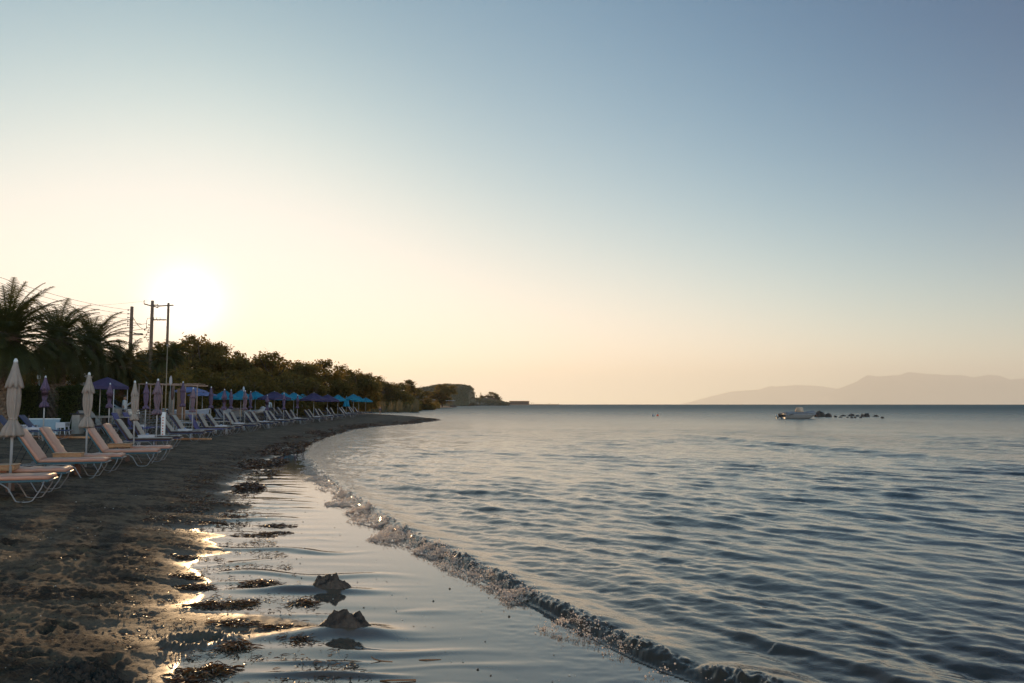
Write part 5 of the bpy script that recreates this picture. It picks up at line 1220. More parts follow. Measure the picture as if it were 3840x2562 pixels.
# the line of pale beach parasols on the far shore
fp = OP['faded']
def far_parasols():
    me_c = None; proto = empty('beach_parasol'); g = MB(); g.lathe([(1.6, 2.3), (1.5, 2.5), (.2, 3.0), (.02, 3.1)], 8); g.build('canopy', mat('dusty_canvas', (.40, .38, .34), .8), proto); g = MB(); g.tube([(0, 0, -.5), (0, 0, 2.6)], .08, 5); g.build('pole', M_WOODP, proto); register(proto)
    GRP = 'row of pale parasols on the far shore'
    for i in range(26):
        px = 1716 + i * 7.6; D = 900 + i * 10; o = proto if i == 0 else copy_tree(proto); x = (px - 1920) / FPX * D; o.location = (x, D, .6); o.rotation_euler = (0, 0, i * .3)
        tag(o, 'tiny pale parasol in the long even row on the far shore', 'parasol', GRP)
far_parasols()
def far_strip():
    # sand strip under the far shore
    n = 60; V = []; F = []
    for i in range(n + 1):
        px = 1600 + 450 * i / n; D0 = 880 + 600 * (i / n); x = (px - 1920) / FPX; V += [(x * D0, D0, .05), (x * (D0 + 25), D0 + 25, 1.0), (x * (D0 + 400), D0 + 400, 1.4), (x * (D0 + 420), D0 + 420, -1)]
    for i in range(n):
        for j in range(3): F.append((i * 4 + j, (i + 1) * 4 + j, (i + 1) * 4 + j + 1, i * 4 + j + 1))
    me = bpy.data.meshes.new('far_beach'); me.from_pydata(V, [], F); o = link('far_beach', me, mat('far_sand', (.13, .10, .075), .9, .3, .2)); tag(o, 'thin strip of dark beach on the far shore', 'beach', kind='structure')
far_strip()
def jetty():
    D = 1450; a = px3(1985, 1517, D); b = px3(2096, 1517, D); r = empty('jetty', (a.x, D, 0)); w = b.x - a.x
    g = MB(); g.box((w / 2, 0, 1.1), (w, 3, 1.1)); g.build('deck', M_WOODP, r)
    for i in range(22): g = MB(); g.tube([(w * (i + .5) / 22, 0, -1.5), (w * (i + .5) / 22, 0, 1.2)], .28, 5); g.build('pile', M_WOODP, r)
    g = MB(); g.tube([(0, -1.3, 2.3), (w * .9, -1.3, 2.3)], .12, 4)
    for i in range(14): g.tube([(w * .9 * i / 13, -1.3, 1.1), (w * .9 * i / 13, -1.3, 2.3)], .1, 4)
    g.build('railing', M_WOODP, r)
    for t, h in ((.68, 4.0), (.985, 3.6)): g = MB(); g.tube([(w * t, 0, 1), (w * t, 0, h)], .3, 5); g.build('lamp_post', M_WOODP, r)
    g = MB(); g.box((4, 0, 4.0), (9, 3, .35)); [g.tube([(x, -1, 1), (x, -1, 4)], .15, 4) for x in (0, 4, 8)]; g.build('shelter', M_WOODP, r)
    tag(r, 'long low wooden jetty reaching out from the far point', 'jetty')
jetty()
def norfolk(px, top, D, lab):
    v = px3(px, top, D); r = empty('norfolk_pine', (v.x, D, .5)); H = v.z; g = MB(); g.tube([(0, 0, -1), (0, 0, H)], [H * .02, H * .005], 6); g.build('trunk', M_BARK, r); V = []; F = []; gg = random.Random(3)
    for k in range(11):
        z = H * (.25 + .73 * k / 11); L_ = H * .20 * (1 - k / 12.5)
        for j in range(7):
            a = j * .9 + k * .4; dx, dy = math.cos(a), math.sin(a); o = len(V); V += [(0, 0, z), (dx * L_ - dy * .4, dy * L_ + dx * .4, z + L_ * .12), (dx * L_ * 1.1, dy * L_ * 1.1, z + L_ * .3), (dx * L_ + dy * .4, dy * L_ - dx * .4, z + L_ * .12 - .5)]; F.append((o, o + 1, o + 2, o + 3))
    c = mesh_np('crown', np.array(V), np.array(F), False); link('crown', c, M_LEAFA, r); tag(r, lab, 'tree')
norfolk(1803, 1471, 1080, 'slim tiered conifer standing above the far scrub')
put_tree('broadleaf_tree', 1808, 1482, 1085, 6, 0, 'small tree at the foot of the slim tiered conifer', gzv=.5)
put_tree('broadleaf_tree', 1845, 1472, 1085, 11, 4, 'airy tree with a split crown above the far red-brown roof', gzv=.5)
def far_palm(px, top, D, lab):
    v = px3(px, top, D); o = empty('palm_tree', (v.x, D, 0)); z = v.z - 3
    t = bpy.data.objects.new('trunk', PTR); C.objects.link(t); t.parent = o; t.scale = (2.0, 2.0, z / 4)
    c = bpy.data.objects.new('crown', PAL[2][0]); C.objects.link(c); c.parent = o; c.location = (0, 0, z); c.scale = (3.0, 3.0, 2.4); tag(o, lab, 'palm tree')
far_palm(1870, 1488, 1080, 'single far palm between the red-brown roof and the long building')
# ---------------------------------------------------------------- things between the loungers and the trees
def P3(px, py, D): return atd(px, py, D)
def ground_pt(px, D):
    x = (px - 1920) / FPX * D; return Vector((x, D, float(ground_z(x, D, detail=False)[0])))
# hedge
def hedge(px0, px1, top, D, lab, seed):
    a = ground_pt(px0, D); b = ground_pt(px1, D); zt = EYE + (1516 - top) * D / FPX; g = np.random.RandomState(seed); n = int(5200 * (b.x - a.x)); r = empty('hedge', ((a.x + b.x) / 2, D, a.z)); w = b.x - a.x; h = zt - a.z
    P = np.stack([g.uniform(-w / 2, w / 2, n), g.uniform(-.45, .45, n), g.uniform(0, h, n)], 1)
    f = g.randint(0, 3, n); P[f == 0, 1] = -.45 + g.randn((f == 0).sum()) * .07; P[f == 1, 2] = h + g.randn((f == 1).sum()) * .06
    P[:, 2] += .07 * noise(P[:, 0] * 1.3, P[:, 1] * 2 + seed) * 2 * (P[:, 2] / h); P[:, 1] += .12 * noise(P[:, 0] * 2, P[:, 2] * 2, seed)
    V, F = leaf_cloud(n, lambda gg, k: P, .045, seed); link('foliage', mesh_np('foliage', V, F, False), M_HEDGE, r)
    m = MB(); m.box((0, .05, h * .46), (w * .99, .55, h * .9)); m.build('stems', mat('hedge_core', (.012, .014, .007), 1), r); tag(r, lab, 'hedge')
hedge(-60, 168, 1457, 39.0, 'clipped hedge behind the blue-grey board and first palm', 1); hedge(234, 318, 1455, 39.2, 'clipped hedge right of the second palm', 2); hedge(350, 420, 1470, 42, 'short low hedge under the indigo gazebo', 3)
# cars behind the hedge
def car(px, D, col, lab, rz):
    p = ground_pt(px, D); r = empty('parked_car', p, R(rz)); paint = mat('car_paint_' + str(px), col, .25, .03, 1, .2, coat=.8); glass = mat('car_glass', (.02, .022, .025), .08, .05, 3)
    prof = [(-2.1, .35), (-2.12, .75), (-2.0, .92), (-1.25, 1.0), (-.55, 1.42), (.75, 1.45), (1.5, 1.02), (2.02, .90), (2.1, .6), (2.08, .35)]
    def ext(pr, w0, w1f, ms, nm, inset=0):
        V = []; n = len(pr)
        for s in (-1, 1):
            for (x, z) in pr: V.append((x, s * (w0 - w1f * max(0, z - .9)), z))
        F = [tuple(range(n))[::-1], tuple(range(n, 2 * n))] + [(i, (i + 1) % n, n + (i + 1) % n, n + i) for i in range(n)]
        g = MB(); g.add(V, F, 0, False); return g.build(nm, ms, r)
    ext(prof, .86, .35, paint, 'body')
    for s in (-1, 1):
        for x0, x1, t0, t1 in ((-1.12, .02, -.52, .02), (.10, 1.38, .10, .72)):
            y0 = s * (.86 - .35 * .12 + .006); y1 = s * (.86 - .35 * .50 + .006); g = MB(); g.add([(x0, y0, 1.02), (x1, y0, 1.02), (t1, y1, 1.38), (t0, y1, 1.38)], [(0, 1, 2, 3)]); g.build('side_window', glass, r)
    g = MB(); g.add([(-1.24, -.72, 1.025), (-1.24, .72, 1.025), (-.60, .60, 1.41), (-.60, -.60, 1.41)], [(0, 1, 2, 3)]); g.build('rear_window', glass, r)
    g = MB(); g.add([(1.52, -.72, 1.035), (1.52, .72, 1.035), (.80, .60, 1.44), (.80, -.60, 1.44)], [(0, 1, 2, 3)]); g.build('windscreen', glass, r)
    for sx_ in (-1.3, 1.3):
        for s in (-1, 1):
            g = MB(); g.lathe([(.02, -.1), (.32, -.1), (.32, .1), (.02, .1)], 20); g.v = [(sx_ + x, s * .80 + z, .32 + y) for x, y, z in g.v]; g.build('wheel', M_DARK, r)
    tag(r, lab, 'car', 'cars parked behind the hedge')
car(80, 43.5, (.55, .56, .58), 'silver white car behind the hedge next to the nearest cream parasol', 8); car(150, 44.8, (.16, .17, .19), 'dark car with shiny roof edge behind the closed purple parasol', 12); car(262, 44.0, (.55, .55, .54), 'white car whose bonnet shows right of the second palm trunk', -8); car(372, 47, (.5, .5, .5), 'pale car in shade behind the second cream parasol and gazebo', 5)
# long blue and white building / van glimpsed behind the cars
def low_building():
    p = ground_pt(110, 56); r = empty('low_building', p); g = MB(); g.box((0, 0, 1.2), (5, 3, 2.4)); g.build('wall', mat('pale_blue_wall', (.30, .33, .38), .8, .1, 1), r); g = MB(); g.box((0, 0, 2.5), (5.4, 3.4, .2)); g.build('roof', mat('red_tiles', (.25, .05, .03), .8, .3, 4), r)
    g = MB(); g.box((1.0, -1.53, 1.3), (1.2, .06, .8)); g.build('window', M_DARK, r); tag(r, 'low pale building with red roof behind the parked cars', 'building')
low_building()
# sign
def sign(px, py, D, w, h, lab):
    v = P3(px, py, D); g0 = ground_pt(px, D).z; r = empty('notice_board', (v.x, D, g0)); g = MB(); g.box((0, 0, v.z - g0), (w, .03, h), bev=.008); pn = g.build('panel', M_WHITE, r); g = MB(); g.tube([(0, .04, 0), (0, .04, v.z - g0 + h / 2)], .03, 6); g.build('post', M_POLE, r)
    g = MB(); gg = random.Random(px)
    for k in range(4):
        xx = -w * .36
        while xx < w * .34: ww = gg.uniform(.04, .11) * w * 2; g.box((xx + ww / 2, -.018, v.z - g0 + h * (.30 - .2 * k)), (ww * .8, .004, h * .07)); xx += ww
    g.build('writing', M_DARK, pn if False else r); tag(r, lab, 'sign')
sign(146, 1413, 40, .17, .20, 'small white notice with a few lines of text beside the second palm trunk')
# the leaning board, stools, bar
bd = empty('leaning_board', ground_pt(172, 33.6), R(8)); g = MB(); g.box((0, 0, .35), (1.24, .04, .66), rot=Matrix.Rotation(R(-9), 3, 'X'), bev=.006); g.build('panel', mat('blue_grey_board', (.17, .24, .29), .6, .10, 3), bd); g = MB(); g.box((0, .055, .69), (1.28, .05, .03), rot=Matrix.Rotation(R(-9), 3, 'X')); g.build('trim', M_WHITE, bd); g = MB(); g.tube([(-.63, -.05, 0), (-.60, .05, .85)], .014, 6); g.build('prop', M_WOODP, bd); tag(bd, 'blue-grey board leaning upright behind the closed purple parasol', 'board')
def stool(n):
    r = empty('plastic_stool'); 
    for i in range(n):
        z = .42 + i * .055; g = MB(); g.box((0, 0, z), (.40, .36, .022), bev=.006); g.box((0, -.17, z - .03), (.38, .015, .03)); g.build('seat', M_WHITEP, r)
    for a in (-1, 1):
        for b in (-1, 1): g = MB(); g.tube([(a * .16, b * .14, .42), (a * .20, b * .18, 0)], [.028, .018], 6); g.build('leg', M_WHITEP, r)
    return r
o = stool(1); o.location = ground_pt(104, 33.2); tag(o, 'single white plastic stool left of the blue-grey board', 'stool'); o = stool(1); o.location = ground_pt(126, 33.4); tag(o, 'white plastic stool overlapping the left end of the blue-grey board', 'stool'); o = stool(4); o.location = ground_pt(244, 33.0); tag(o, 'nested pile of white plastic stools right of the blue-grey board', 'stool')
pl = empty('wooden_pallet', ground_pt(226, 32.4)); g = MB(); [g.box((0, -.3 + .12 * k, .10), (1.1, .09, .02)) for k in range(6)]; g.build('boards', M_WOODP, pl); g = MB(); [g.box((x, -.02, .045), (.09, .66, .08)) for x in (-.45, 0, .45)]; g.build('runners', M_WOODP, pl); tag(pl, 'weathered pallet lying before the pile of stools', 'pallet')
br = empty('serving_counter', ground_pt(300, 35.5)); g = MB(); g.box((0, 0, .44), (.34, .4, .84), bev=.01); g.build('cabinet', mat('worn_grey_panel', (.22, .20, .18), .7, .2, 4), br); g = MB(); g.box((.05, 0, .90), (.62, .5, .05), bev=.01); g.build('top', M_DARK, br); g = MB(); g.tube([(-.42, 0, .2), (-.25, 0, .87)], .015, 5); g.tube([(.36, 0, .87), (.30, 0, .55)], .015, 5); g.build('bracket', M_ALU, br); tag(br, 'small counter with dark top beside the second cream parasol', 'counter')
bt = empty('wooden_counter', ground_pt(425, 36.8)); g = MB(); g.box((0, 0, .76), (2.4, .5, .04)); g.build('top', mat('grey_top', (.25, .23, .21), .6), bt)
for x in (-.95, -.25, .55, 1.1): g = MB(); g.box((x, 0, .37), (.2, .4, .74)); g.build('leg', mat('dark_post', (.04, .028, .02), .8), bt)
tag(bt, 'long counter on dark blocks behind the purple parasol', 'counter')
def stonewall(px0, px1, D, h, lab):
    a = ground_pt(px0, D); b = ground_pt(px1, D); r = empty('stone_wall', ((a.x + b.x) / 2, D, a.z)); g = MB(); gg = random.Random(px0); w = b.x - a.x; z = 0
    while z < h:
        hh = gg.uniform(.14, .22); x = -w / 2
        while x < w / 2: ww = gg.uniform(.2, .5); g.box((x + ww / 2, gg.uniform(-.01, .01), z + hh / 2), (ww - .012, .3, hh - .012), bev=.015); x += ww
        z += hh
    g.build('stones', M_STONE, r); tag(r, lab, 'wall')
stonewall(340, 520, 41.5, .62, 'low rough stone wall behind the long counter')
bk = empty('bucket', ground_pt(448, 37.4)); g = MB(); g.lathe([(.13, .80), (.17, 1.12), (.18, 1.13), (.155, 1.12), (.12, .83)], 16); g.build('body', mat('grey_bucket', (.3, .29, .28), .5), bk); g = MB(); g.tube([(-.17, 0, 1.12), (0, 0, 1.2), (.17, 0, 1.12)], .006, 5); g.build('handle', M_ALU, bk); tag(bk, 'grey bucket standing on the end of the long counter', 'bucket')
# gazebo
def gazebo():
    p = ground_pt(404, 38.6); r = empty('gazebo', p); zt = EYE + (1516 - 1415) * 38.6 / FPX - p.z; w = 1.42; ze = zt - .45; g = MB()
    V = [(-w / 2, -w / 2, ze), (w / 2, -w / 2, ze), (w / 2, w / 2, ze), (-w / 2, w / 2, ze)] + [(x * .3, y * .3, zt - .10) for x, y in ((-w, -w), (w, -w), (w, w), (-w, w))]; V = [(x * (1 if i < 4 else .5), y * (1 if i < 4 else .5), z) for i, (x, y, z) in enumerate(V)]
    V += [(x, y, ze - .14) for x, y, z in V[:4]]; F = [(i, (i + 1) % 4, 4 + (i + 1) % 4, 4 + i) for i in range(4)] + [(8 + i, 8 + (i + 1) % 4, (i + 1) % 4, i) for i in range(4)]; g.add(V, F); g.build('canopy', M_BLUEP, r)
    g = MB(); q = .26; g.add([(-q, -q, zt - .13), (q, -q, zt - .13), (q, q, zt - .13), (-q, q, zt - .13), (0, 0, zt)], [(0, 1, 4), (1, 2, 4), (2, 3, 4), (3, 0, 4)]); g.build('vent_cap', M_BLUEP, r)
    for x in (-1, 1):
        for y in (-1, 1): g = MB(); g.tube([(x * w * .47, y * w * .47, 0), (x * w * .47, y * w * .47, ze)], .022, 6); g.build('leg', M_POLE, r)
    tag(r, 'indigo square gazebo with raised vent cap behind the hedge', 'gazebo')
gazebo()
# stacks of sunbeds
def stack(px, D, n, lab, seed, L_=1.5, group='piles of stacked sunbed frames'):
    r = empty('sunbed_stack', ground_pt(px, D), R(4)); gg = random.Random(seed)
    for i in range(n):
        z = .16 + i * .135; sh = gg.uniform(-.08, .08) + .03 * i; g = MB()
        for s in (-.28, .28):
            g.tube([(-L_ / 2 + sh, s, z), (L_ / 2 + sh, s, z + .02)], .013, 5); g.tube([(L_ * .12 + sh, s, z), (L_ * .25 + sh, s, z - .12), (L_ * .38 + sh, s, z - .12), (L_ * .46 + sh, s, z)], .011, 5)
            g.tube([(-L_ * .5 + sh, s, z), (-L_ * .40 + sh, s, z - .12), (-L_ * .3 + sh, s, z)], .011, 5); g.tube([(-L_ / 2 + sh, s, z + .02), (-L_ * .1 + sh, s, z + .09)], .010, 5)
        g.tube([(L_ / 2 + sh, -.28, z + .02), (L_ / 2 + sh, .28, z + .02)], .013, 5); g.build('frame', mat('dull_metal_tube', (.20, .18, .17), .5, .2, 10, .2), r)
    g = MB(); g.box((.03 * n * .5, 0, .16 + n * .135), (L_, .5, .015)); g.build('sling', M_NAVY, r); tag(r, lab, 'stacked sunbeds', group)
stack(505, 39.5, 7, 'largest pile of stacked sunbed frames, behind the third cream parasol', 1, 1.7); stack(560, 40.8, 7, 'pile of stacked sunbed frames left of the tall mauve parasol', 2, 1.3); stack(905, 60, 6, 'pile of sunbed frames behind the white panel end', 3, 1.4); stack(935, 62, 5, 'second pile of sunbed frames, below the inflatable boat', 4, 1.3); stack(985, 66, 6, 'pile of sunbed frames right of the inflatable boat', 5, 1.3); stack(1030, 72, 6, 'small pile of frames by the deep purple parasol pole', 6, 1.2)
# pergola with panel
def pergola():
    D = 44; a = ground_pt(520, D); b = ground_pt(745, D); zt = EYE + (1516 - 1443) * D / FPX; r = empty('pergola', ((a.x + b.x) / 2, D, a.z)); w = b.x - a.x; h = zt - a.z; M_CANE = mat('pinkish_cane', (.36, .24, .18), .7, .2, 6)
    g = MB(); g.tube([(-w / 2, 0, h + .03), (w / 2, 0, h - .05)], .035, 6); g.tube([(-w / 2, 1.4, h + .03), (w / 2, 1.4, h - .05)], .035, 6); g.build('beam', M_CANE, r)
    for i in range(6): g = MB(); x = -w / 2 + .05 + (w - .1) * i / 5; g.tube([(x, 0, 0), (x, 0, h)], .028, 6); g.build('post', M_CANE, r)
    for i in range(9): g = MB(); x = -w / 2 + .2 + (w - .4) * i / 8; g.tube([(x, -.15, h + .05), (x, 1.5, h + .05)], .022, 5); g.build('rafter', M_CANE, r)
    g = MB(); g.box((.22 * w, .05, h * .56), (w * .14, .03, h * .7)); g.build('cane_panel', mat('cane_screen', (.30, .18, .11), .85, .3, 25, trans=.35), r)
    g = MB(); g.box((-.05 * w, .9, h * .60), (w * .10, .03, h * .5)); g.build('cane_panel', mat('pale_screen', (.24, .22, .18), .85, .3, 25, trans=.3), r)
    g = MB(); g.tube([(-w * .40, -.05, h * .32), (w * .62, -.05, h * .32)], .022, 5); g.build('rail', M_CANE, r); tag(r, 'light pergola of thin canes with a screen panel, behind the closed parasols', 'pergola')
pergola()
fn = empty('low_fence', ground_pt(690, 41.5)); g = MB(); g.tube([(-2.4, 0, .55), (2.6, 0, .52)], .02, 5); g.tube([(-2.4, 0, .28), (2.6, 0, .26)], .02, 5); g.build('rail', mat('pale_rail', (.35, .32, .28), .7), fn)
for i in range(6): g = MB(); g.tube([(-2.3 + i * .96, 0, -.05), (-2.3 + i * .96, 0, .6)], .025, 5); g.build('post', M_WOODP, fn)
tag(fn, 'low two-rail fence crossing behind the parasols and the pale blue boat', 'fence')
tb = empty('slatted_bench', ground_pt(705, 43)); g = MB(); [g.box((0, -.2 + .1 * k, .42), (1.5, .07, .03)) for k in range(5)]; g.build('seat', M_WHITEP, tb)
for x in (-.6, .6): g = MB(); g.box((x, 0, .2), (.06, .4, .4)); g.build('leg', M_WHITEP, tb)
tag(tb, 'white slatted bench under the faded blue parasols', 'bench')
# white post board and thin poles
wb = empty('lifeguard_board', ground_pt(619, 32)); g = MB(); g.box((0, 0, .62), (.16, .08, 1.12), bev=.012); g.build('panel', M_WHITE, wb); g = MB(); [g.box((0, -.045, .30 + k * .11), (.05, .008, .05)) for k in range(7)]; g.build('red_marks', mat('faded_red', (.45, .10, .07), .6), wb); g = MB(); g.box((0, 0, .03), (.3, .25, .06)); g.build('base', M_WOODP, wb); tag(wb, 'tall narrow white board with faded red marks beside the thin flagpole', 'board')
def pole(name, px, top, D, r0, r1, lab, mt, base=None):
    v = P3(px, top, D); g0 = ground_pt(px, D).z; r = empty(name, (v.x, D, g0)); h = v.z - g0; g = MB(); g.tube([(0, 0, -.2), (0, 0, h * .5), (0, 0, h)], [r0, (r0 + r1) / 2, r1], 10); g.build('pole', mt, r); tag(r, lab, 'pole'); return r, h
fpole, _ = pole('flagpole', 628, 1300, 33, .026, .018, 'thin pale metal flagpole without a flag, in front of the trees', mat('dull_brass', (.22, .17, .11), .5, .1, 5)); g = MB(); g.lathe([(.02, 0), (.05, .04), (.02, .09)], 10, c=(0, 0, _)); g.build('finial', M_ALU, fpole)
def furled(px, top, bot, D, lab, col=(.5, .5, .5), lean=0):
    r, h = pole('furled_flag', px, top, D, .02, .015, lab, M_ALU); h2 = EYE + (1516 - bot) * D / FPX - r.location.z; g = MB(); g.lathe([(.03, h2), (.07, h2 + (h - h2) * .3), (.06, h2 + (h - h2) * .7), (.02, h - .03)], 16, fn=lambda rr, q, z: rr * (1 + .3 * math.cos(4 * q + z * 6))); g.build('flag', mat('pale_flag_' + str(px), col, .8, .15, 8, trans=.2), r); r['category'] = 'flag'
furled(641, 1408, 1447, 42, 'pale furled flag standing above the pergola beside the sun streak', (.52, .48, .5)); furled(914, 1448, 1470, 52, 'small white-blue flag between turquoise parasols', (.45, .52, .6)); furled(648, 1446, 1500, 41, 'dull red-brown furled cloth on a pole inside the pergola', (.12, .07, .06))
# pale blue boat hull on the sand
def skiff():
    D = 50; a = ground_pt(622, D); b = ground_pt(782, D); L_ = (b.x - a.x); r = empty('rowing_boat', ((a.x + b.x) / 2, D, a.z + .02), R(2)); n = 20; V = []; F = []; sec = ((-1, .62), (-.9, .32), (-.5, .12), (0, .08), (.5, .12), (.9, .32), (1, .62))
    for i in range(n + 1):
        t = 2 * i / n - 1; w = .55 * (1 - abs(t) ** 3) ** .7 + .015
        for q, z in sec: V.append((t * L_ / 2 + (z - .1) * .25 * t, q * w, z + .12 * t * t * (1 if z > .3 else 1.6) + .25))
    m_ = len(sec)
    for i in range(n):
        for j in range(m_ - 1): F.append((i * m_ + j, (i + 1) * m_ + j, (i + 1) * m_ + j + 1, i * m_ + j + 1))
    g = MB(); g.add(V, F, 0, True); hl = g.build('hull', mat('pale_blue_hull', (.34, .40, .50), .45, .08, 3), r); g = MB()
    for s in (0, m_ - 1): g.tube([V[i * m_ + s] for i in range(n + 1)], .025, 5)
    g.build('gunwale', M_WHITE, hl)
    for x in (-.9, .9): g = MB(); g.box((x, 0, .18), (.1, .7, .36)); g.build('trestle', M_WOODP, r)
    tag(r, 'long pale blue boat resting upside on low trestles behind the loungers', 'rowing boat'); r['label'] = 'long pale blue boat resting on low trestles behind the loungers'
skiff()
# white panel with ladder-like sign
wp = empty('beach_kiosk', ground_pt(858, 60)); g = MB(); g.box((0, 0, .50), (1.75, .08, .95), bev=.01); g.build('front_panel', mat('off_white_panel', (.36, .34, .34), .6, .08, 2), wp); g = MB(); g.box((.98, -.03, .52), (.16, .06, .90)); g.build('price_board', mat('wooden_frame', (.45, .25, .10), .6), wp)
g = MB(); [g.box((.98, -.065, .16 + k * .115), (.11, .01, .085)) for k in range(7)]; g.build('price_cards', M_WHITE, wp); g = MB(); g.box((0, .4, 1.03), (2.1, .8, .05)); g.build('counter_top', M_WOODP, wp); tag(wp, 'white beach kiosk panel with a strip of small cards on its side', 'kiosk')
def dinghy():
    D = 64; r = empty('inflatable_boat', ground_pt(965, D), R(-4)); r.location.z += .72; mt = mat('white_rubber', (.42, .41, .40), .5, .06, 3, coat=.2); L_ = 1.6
    g = MB()
    for s in (-1, 1): g.tube([(-L_ * .62, s * .36, 0), (-L_ * .3, s * .40, 0), (L_ * .2, s * .38, .03), (L_ * .42, s * .22, .12), (L_ * .5, 0, .2)], [.10, .16, .16, .15, .14], 12)
    g.build('tube', mt, r); g = MB(); g.box((-.2, 0, -.06), (L_ * .85, .6, .06), bev=.02); g.build('floor', mat('grey_floor', (.2, .2, .2), .7), r); g = MB(); g.box((-.15, -.57, 0), (.5, .01, .10)); g.build('red_lettering', mat('faded_red', (.45, .10, .07), .6), r)
    g = MB(); g.lathe([(.18, .10), (.26, .2), (.22, .34), (.10, .42), (.01, .44)], 14, c=(L_ * .33, 0, .02)); g.build('bow_cover', mt, r)
    for x in (-.5, .35): g = MB(); g.tube([(x, -.3, -.08), (x, -.3, -.75)], .03, 5); g.tube([(x, .3, -.08), (x, .3, -.75)], .03, 5); g.build('trestle', M_WOODP, r)
    tag(r, 'white inflatable boat raised on a stand under the turquoise parasols', 'inflatable boat')
dinghy()
# wooden border strip in the sand
bs = empty('border_plank', ground_pt(200, 32.0), R(-5)); g = MB(); g.box((0, 0, .03), (3.3, .10, .08), bev=.01); g.build('plank', M_WOODT, bs); tag(bs, 'long thin plank edging the sand behind the navy loungers', 'plank')
bs = empty('border_plank', ground_pt(640, 33.8), R(2)); g = MB(); g.box((0, 0, .03), (3.6, .09, .06), bev=.01); g.build('plank', M_WOODT, bs); tag(bs, 'pale thin plank lying behind the front row near the tall mauve parasol', 'plank')
# flowering shrubs
def shrub(px, top, D, w, lab, flowers=True, seed=1, col=None):
    p = ground_pt(px, D); zt = EYE + (1516 - top) * D / FPX - p.z; r = empty('flowering_shrub' if flowers else 'shrub', p); n = 5200
    lobes = [(random.Random(seed + i).uniform(-w * .5, w * .5), random.Random(seed * 3 + i).uniform(-.4, .4), zt * (.25 + .6 * ((i * .37) % 1)), w * .34, w * .3, zt * .16) for i in range(9)]
    V, F = leaf_cloud(n, crown_points(lobes, .35), .085, seed); link('foliage', mesh_np('foliage', V, F, False), M_LEAFB, r)
    if flowers:
        g = np.random.RandomState(seed); L_ = np.array(lobes); c = L_[g.randint(0, 9, 34)]; cc = c[:, :3] + np.stack([g.randn(34) * w * .3, -np.abs(g.randn(34)) * .25 - .2, np.abs(g.randn(34)) * .16 * zt * 1.2], 1)
        k = g.randint(0, 34, 900); P = cc[k] + g.randn(900, 3) * .055; V, F = leaf_cloud(900, lambda a, b: P, .04, seed); link('flowers', mesh_np('flowers', V, F, False), mat('white_petals', (.72, .66, .60), .6, .05, 3, trans=.4) if col is None else mat('red_petals', col, .6, .2, 3, trans=.4), r)
    m = MB(); [m.tube([(0, 0, 0), (random.Random(i).uniform(-w * .4, w * .4), 0, zt * .7)], [.03, .01], 5) for i in range(5)]; m.build('stems', M_BARK, r); tag(r, lab, 'shrub')
shrub(283, 1387, 46, 1.5, 'shrub covered in white flowers right of the second palm trunk', seed=4); shrub(156, 1352, 48, .9, 'tall thin shrub with cream flowers left of the second palm trunk', seed=5); shrub(98, 1400, 47, 1.3, 'shrub with dull red flowers behind the nearest cream parasol', seed=6, col=(.30, .03, .02))
# power poles
def crossarm(r, h, z, x0, x1, n, mt, slope=0, nm='crossarm'):
    g = MB(); g.box(((x0 + x1) / 2, 0, z), (abs(x1 - x0), .10, .10), rot=Matrix.Rotation(R(slope), 3, 'Y')); g.build(nm, mt, r)
    for i in range(n):
        x = x0 + (x1 - x0) * (i + .08) / max(n - .84, 1); g = MB(); g.lathe([(.015, 0), (.05, .04), (.05, .09), (.03, .11), (.045, .14), (.03, .19), (.005, .20)], 10, c=(x, 0, z + .04 - (x - (x0 + x1) / 2) * math.tan(R(slope)))); g.build('insulator', mat('brown_ceramic', (.10, .05, .03), .3), r)
pA, hA = pole('power_pole', 495, 1150, 58, .17, .11, 'nearest wooden power pole with a rack of insulators and a street lamp', M_WOODP)
for k in range(5): g = MB(); z = hA - .25 - k * .28; g.tube([(0, 0, z), (-.30, 0, z)], .018, 5); g.lathe([(.02, -.06), (.05, -.03), (.03, 0), (.05, .03), (.02, .06)], 8, c=(-.27, 0, z)); g.build('insulator', mat('brown_ceramic', (.10, .05, .03), .3), pA)
g = MB(); zl = hA - 2.05; g.tube([(0, 0, zl - .05), (.35, 0, zl + .02)], .03, 6); g.box((.55, 0, zl + .03), (.62, .24, .11), bev=.04); g.build('street_lamp', M_DARK, pA)
pB, hB = pole('power_pole', 572, 1128, 70, .19, .13, 'wooden power pole with one arm and a cluster of switches', M_WOODP); crossarm(pB, hB, hB - .45, -.75, .55, 0, M_WOODP, 14); g = MB(); g.tube([(-.74, 0, hB - .28), (-.74, 0, hB + .05)], .03, 5); g.tube([(.50, 0, hB - .60), (.50, 0, hB - .3)], .03, 5); g.build('pin', M_WOODP, pB)
for k in range(7): g = MB(); z = hB - 2.2 - k * .22; x = -.25 - .18 * (k % 3); g.tube([(0, 0, z), (x, 0, z + .04)], .02, 5); g.lathe([(.03, -.07), (.06, 0), (.03, .07)], 8, c=(x, 0, z + .05)); g.build('insulator', mat('brown_ceramic', (.10, .05, .03), .3), pB)
g = MB(); g.tube([(-.1, 0, hB - 1.55), (-.38, 0, hB - 1.55), (-.46, 0, hB - 1.8), (-.46, 0, hB - 2.4)], .02, 5); g.tube([(-.2, 0, hB - 2.4), (-.55, .1, hB - 3.2), (-.2, 0, hB - 3.8), (-.28, 0, hB - 5.2)], .02, 5); g.build('cable_loop', M_DARK, pB)
pC, hC = pole('power_pole', 632, 1136, 70, .15, .10, 'second of the paired wooden poles, right against the sun', M_WOODP); crossarm(pC, hC, hC - .25, -.95, .45, 0, M_WOODP, -3); g = MB(); g.tube([(-.95, 0, hC - .2), (-1.45, 0, hC - .22)], .05, 6); g.build('fuse', M_DARK, pC)
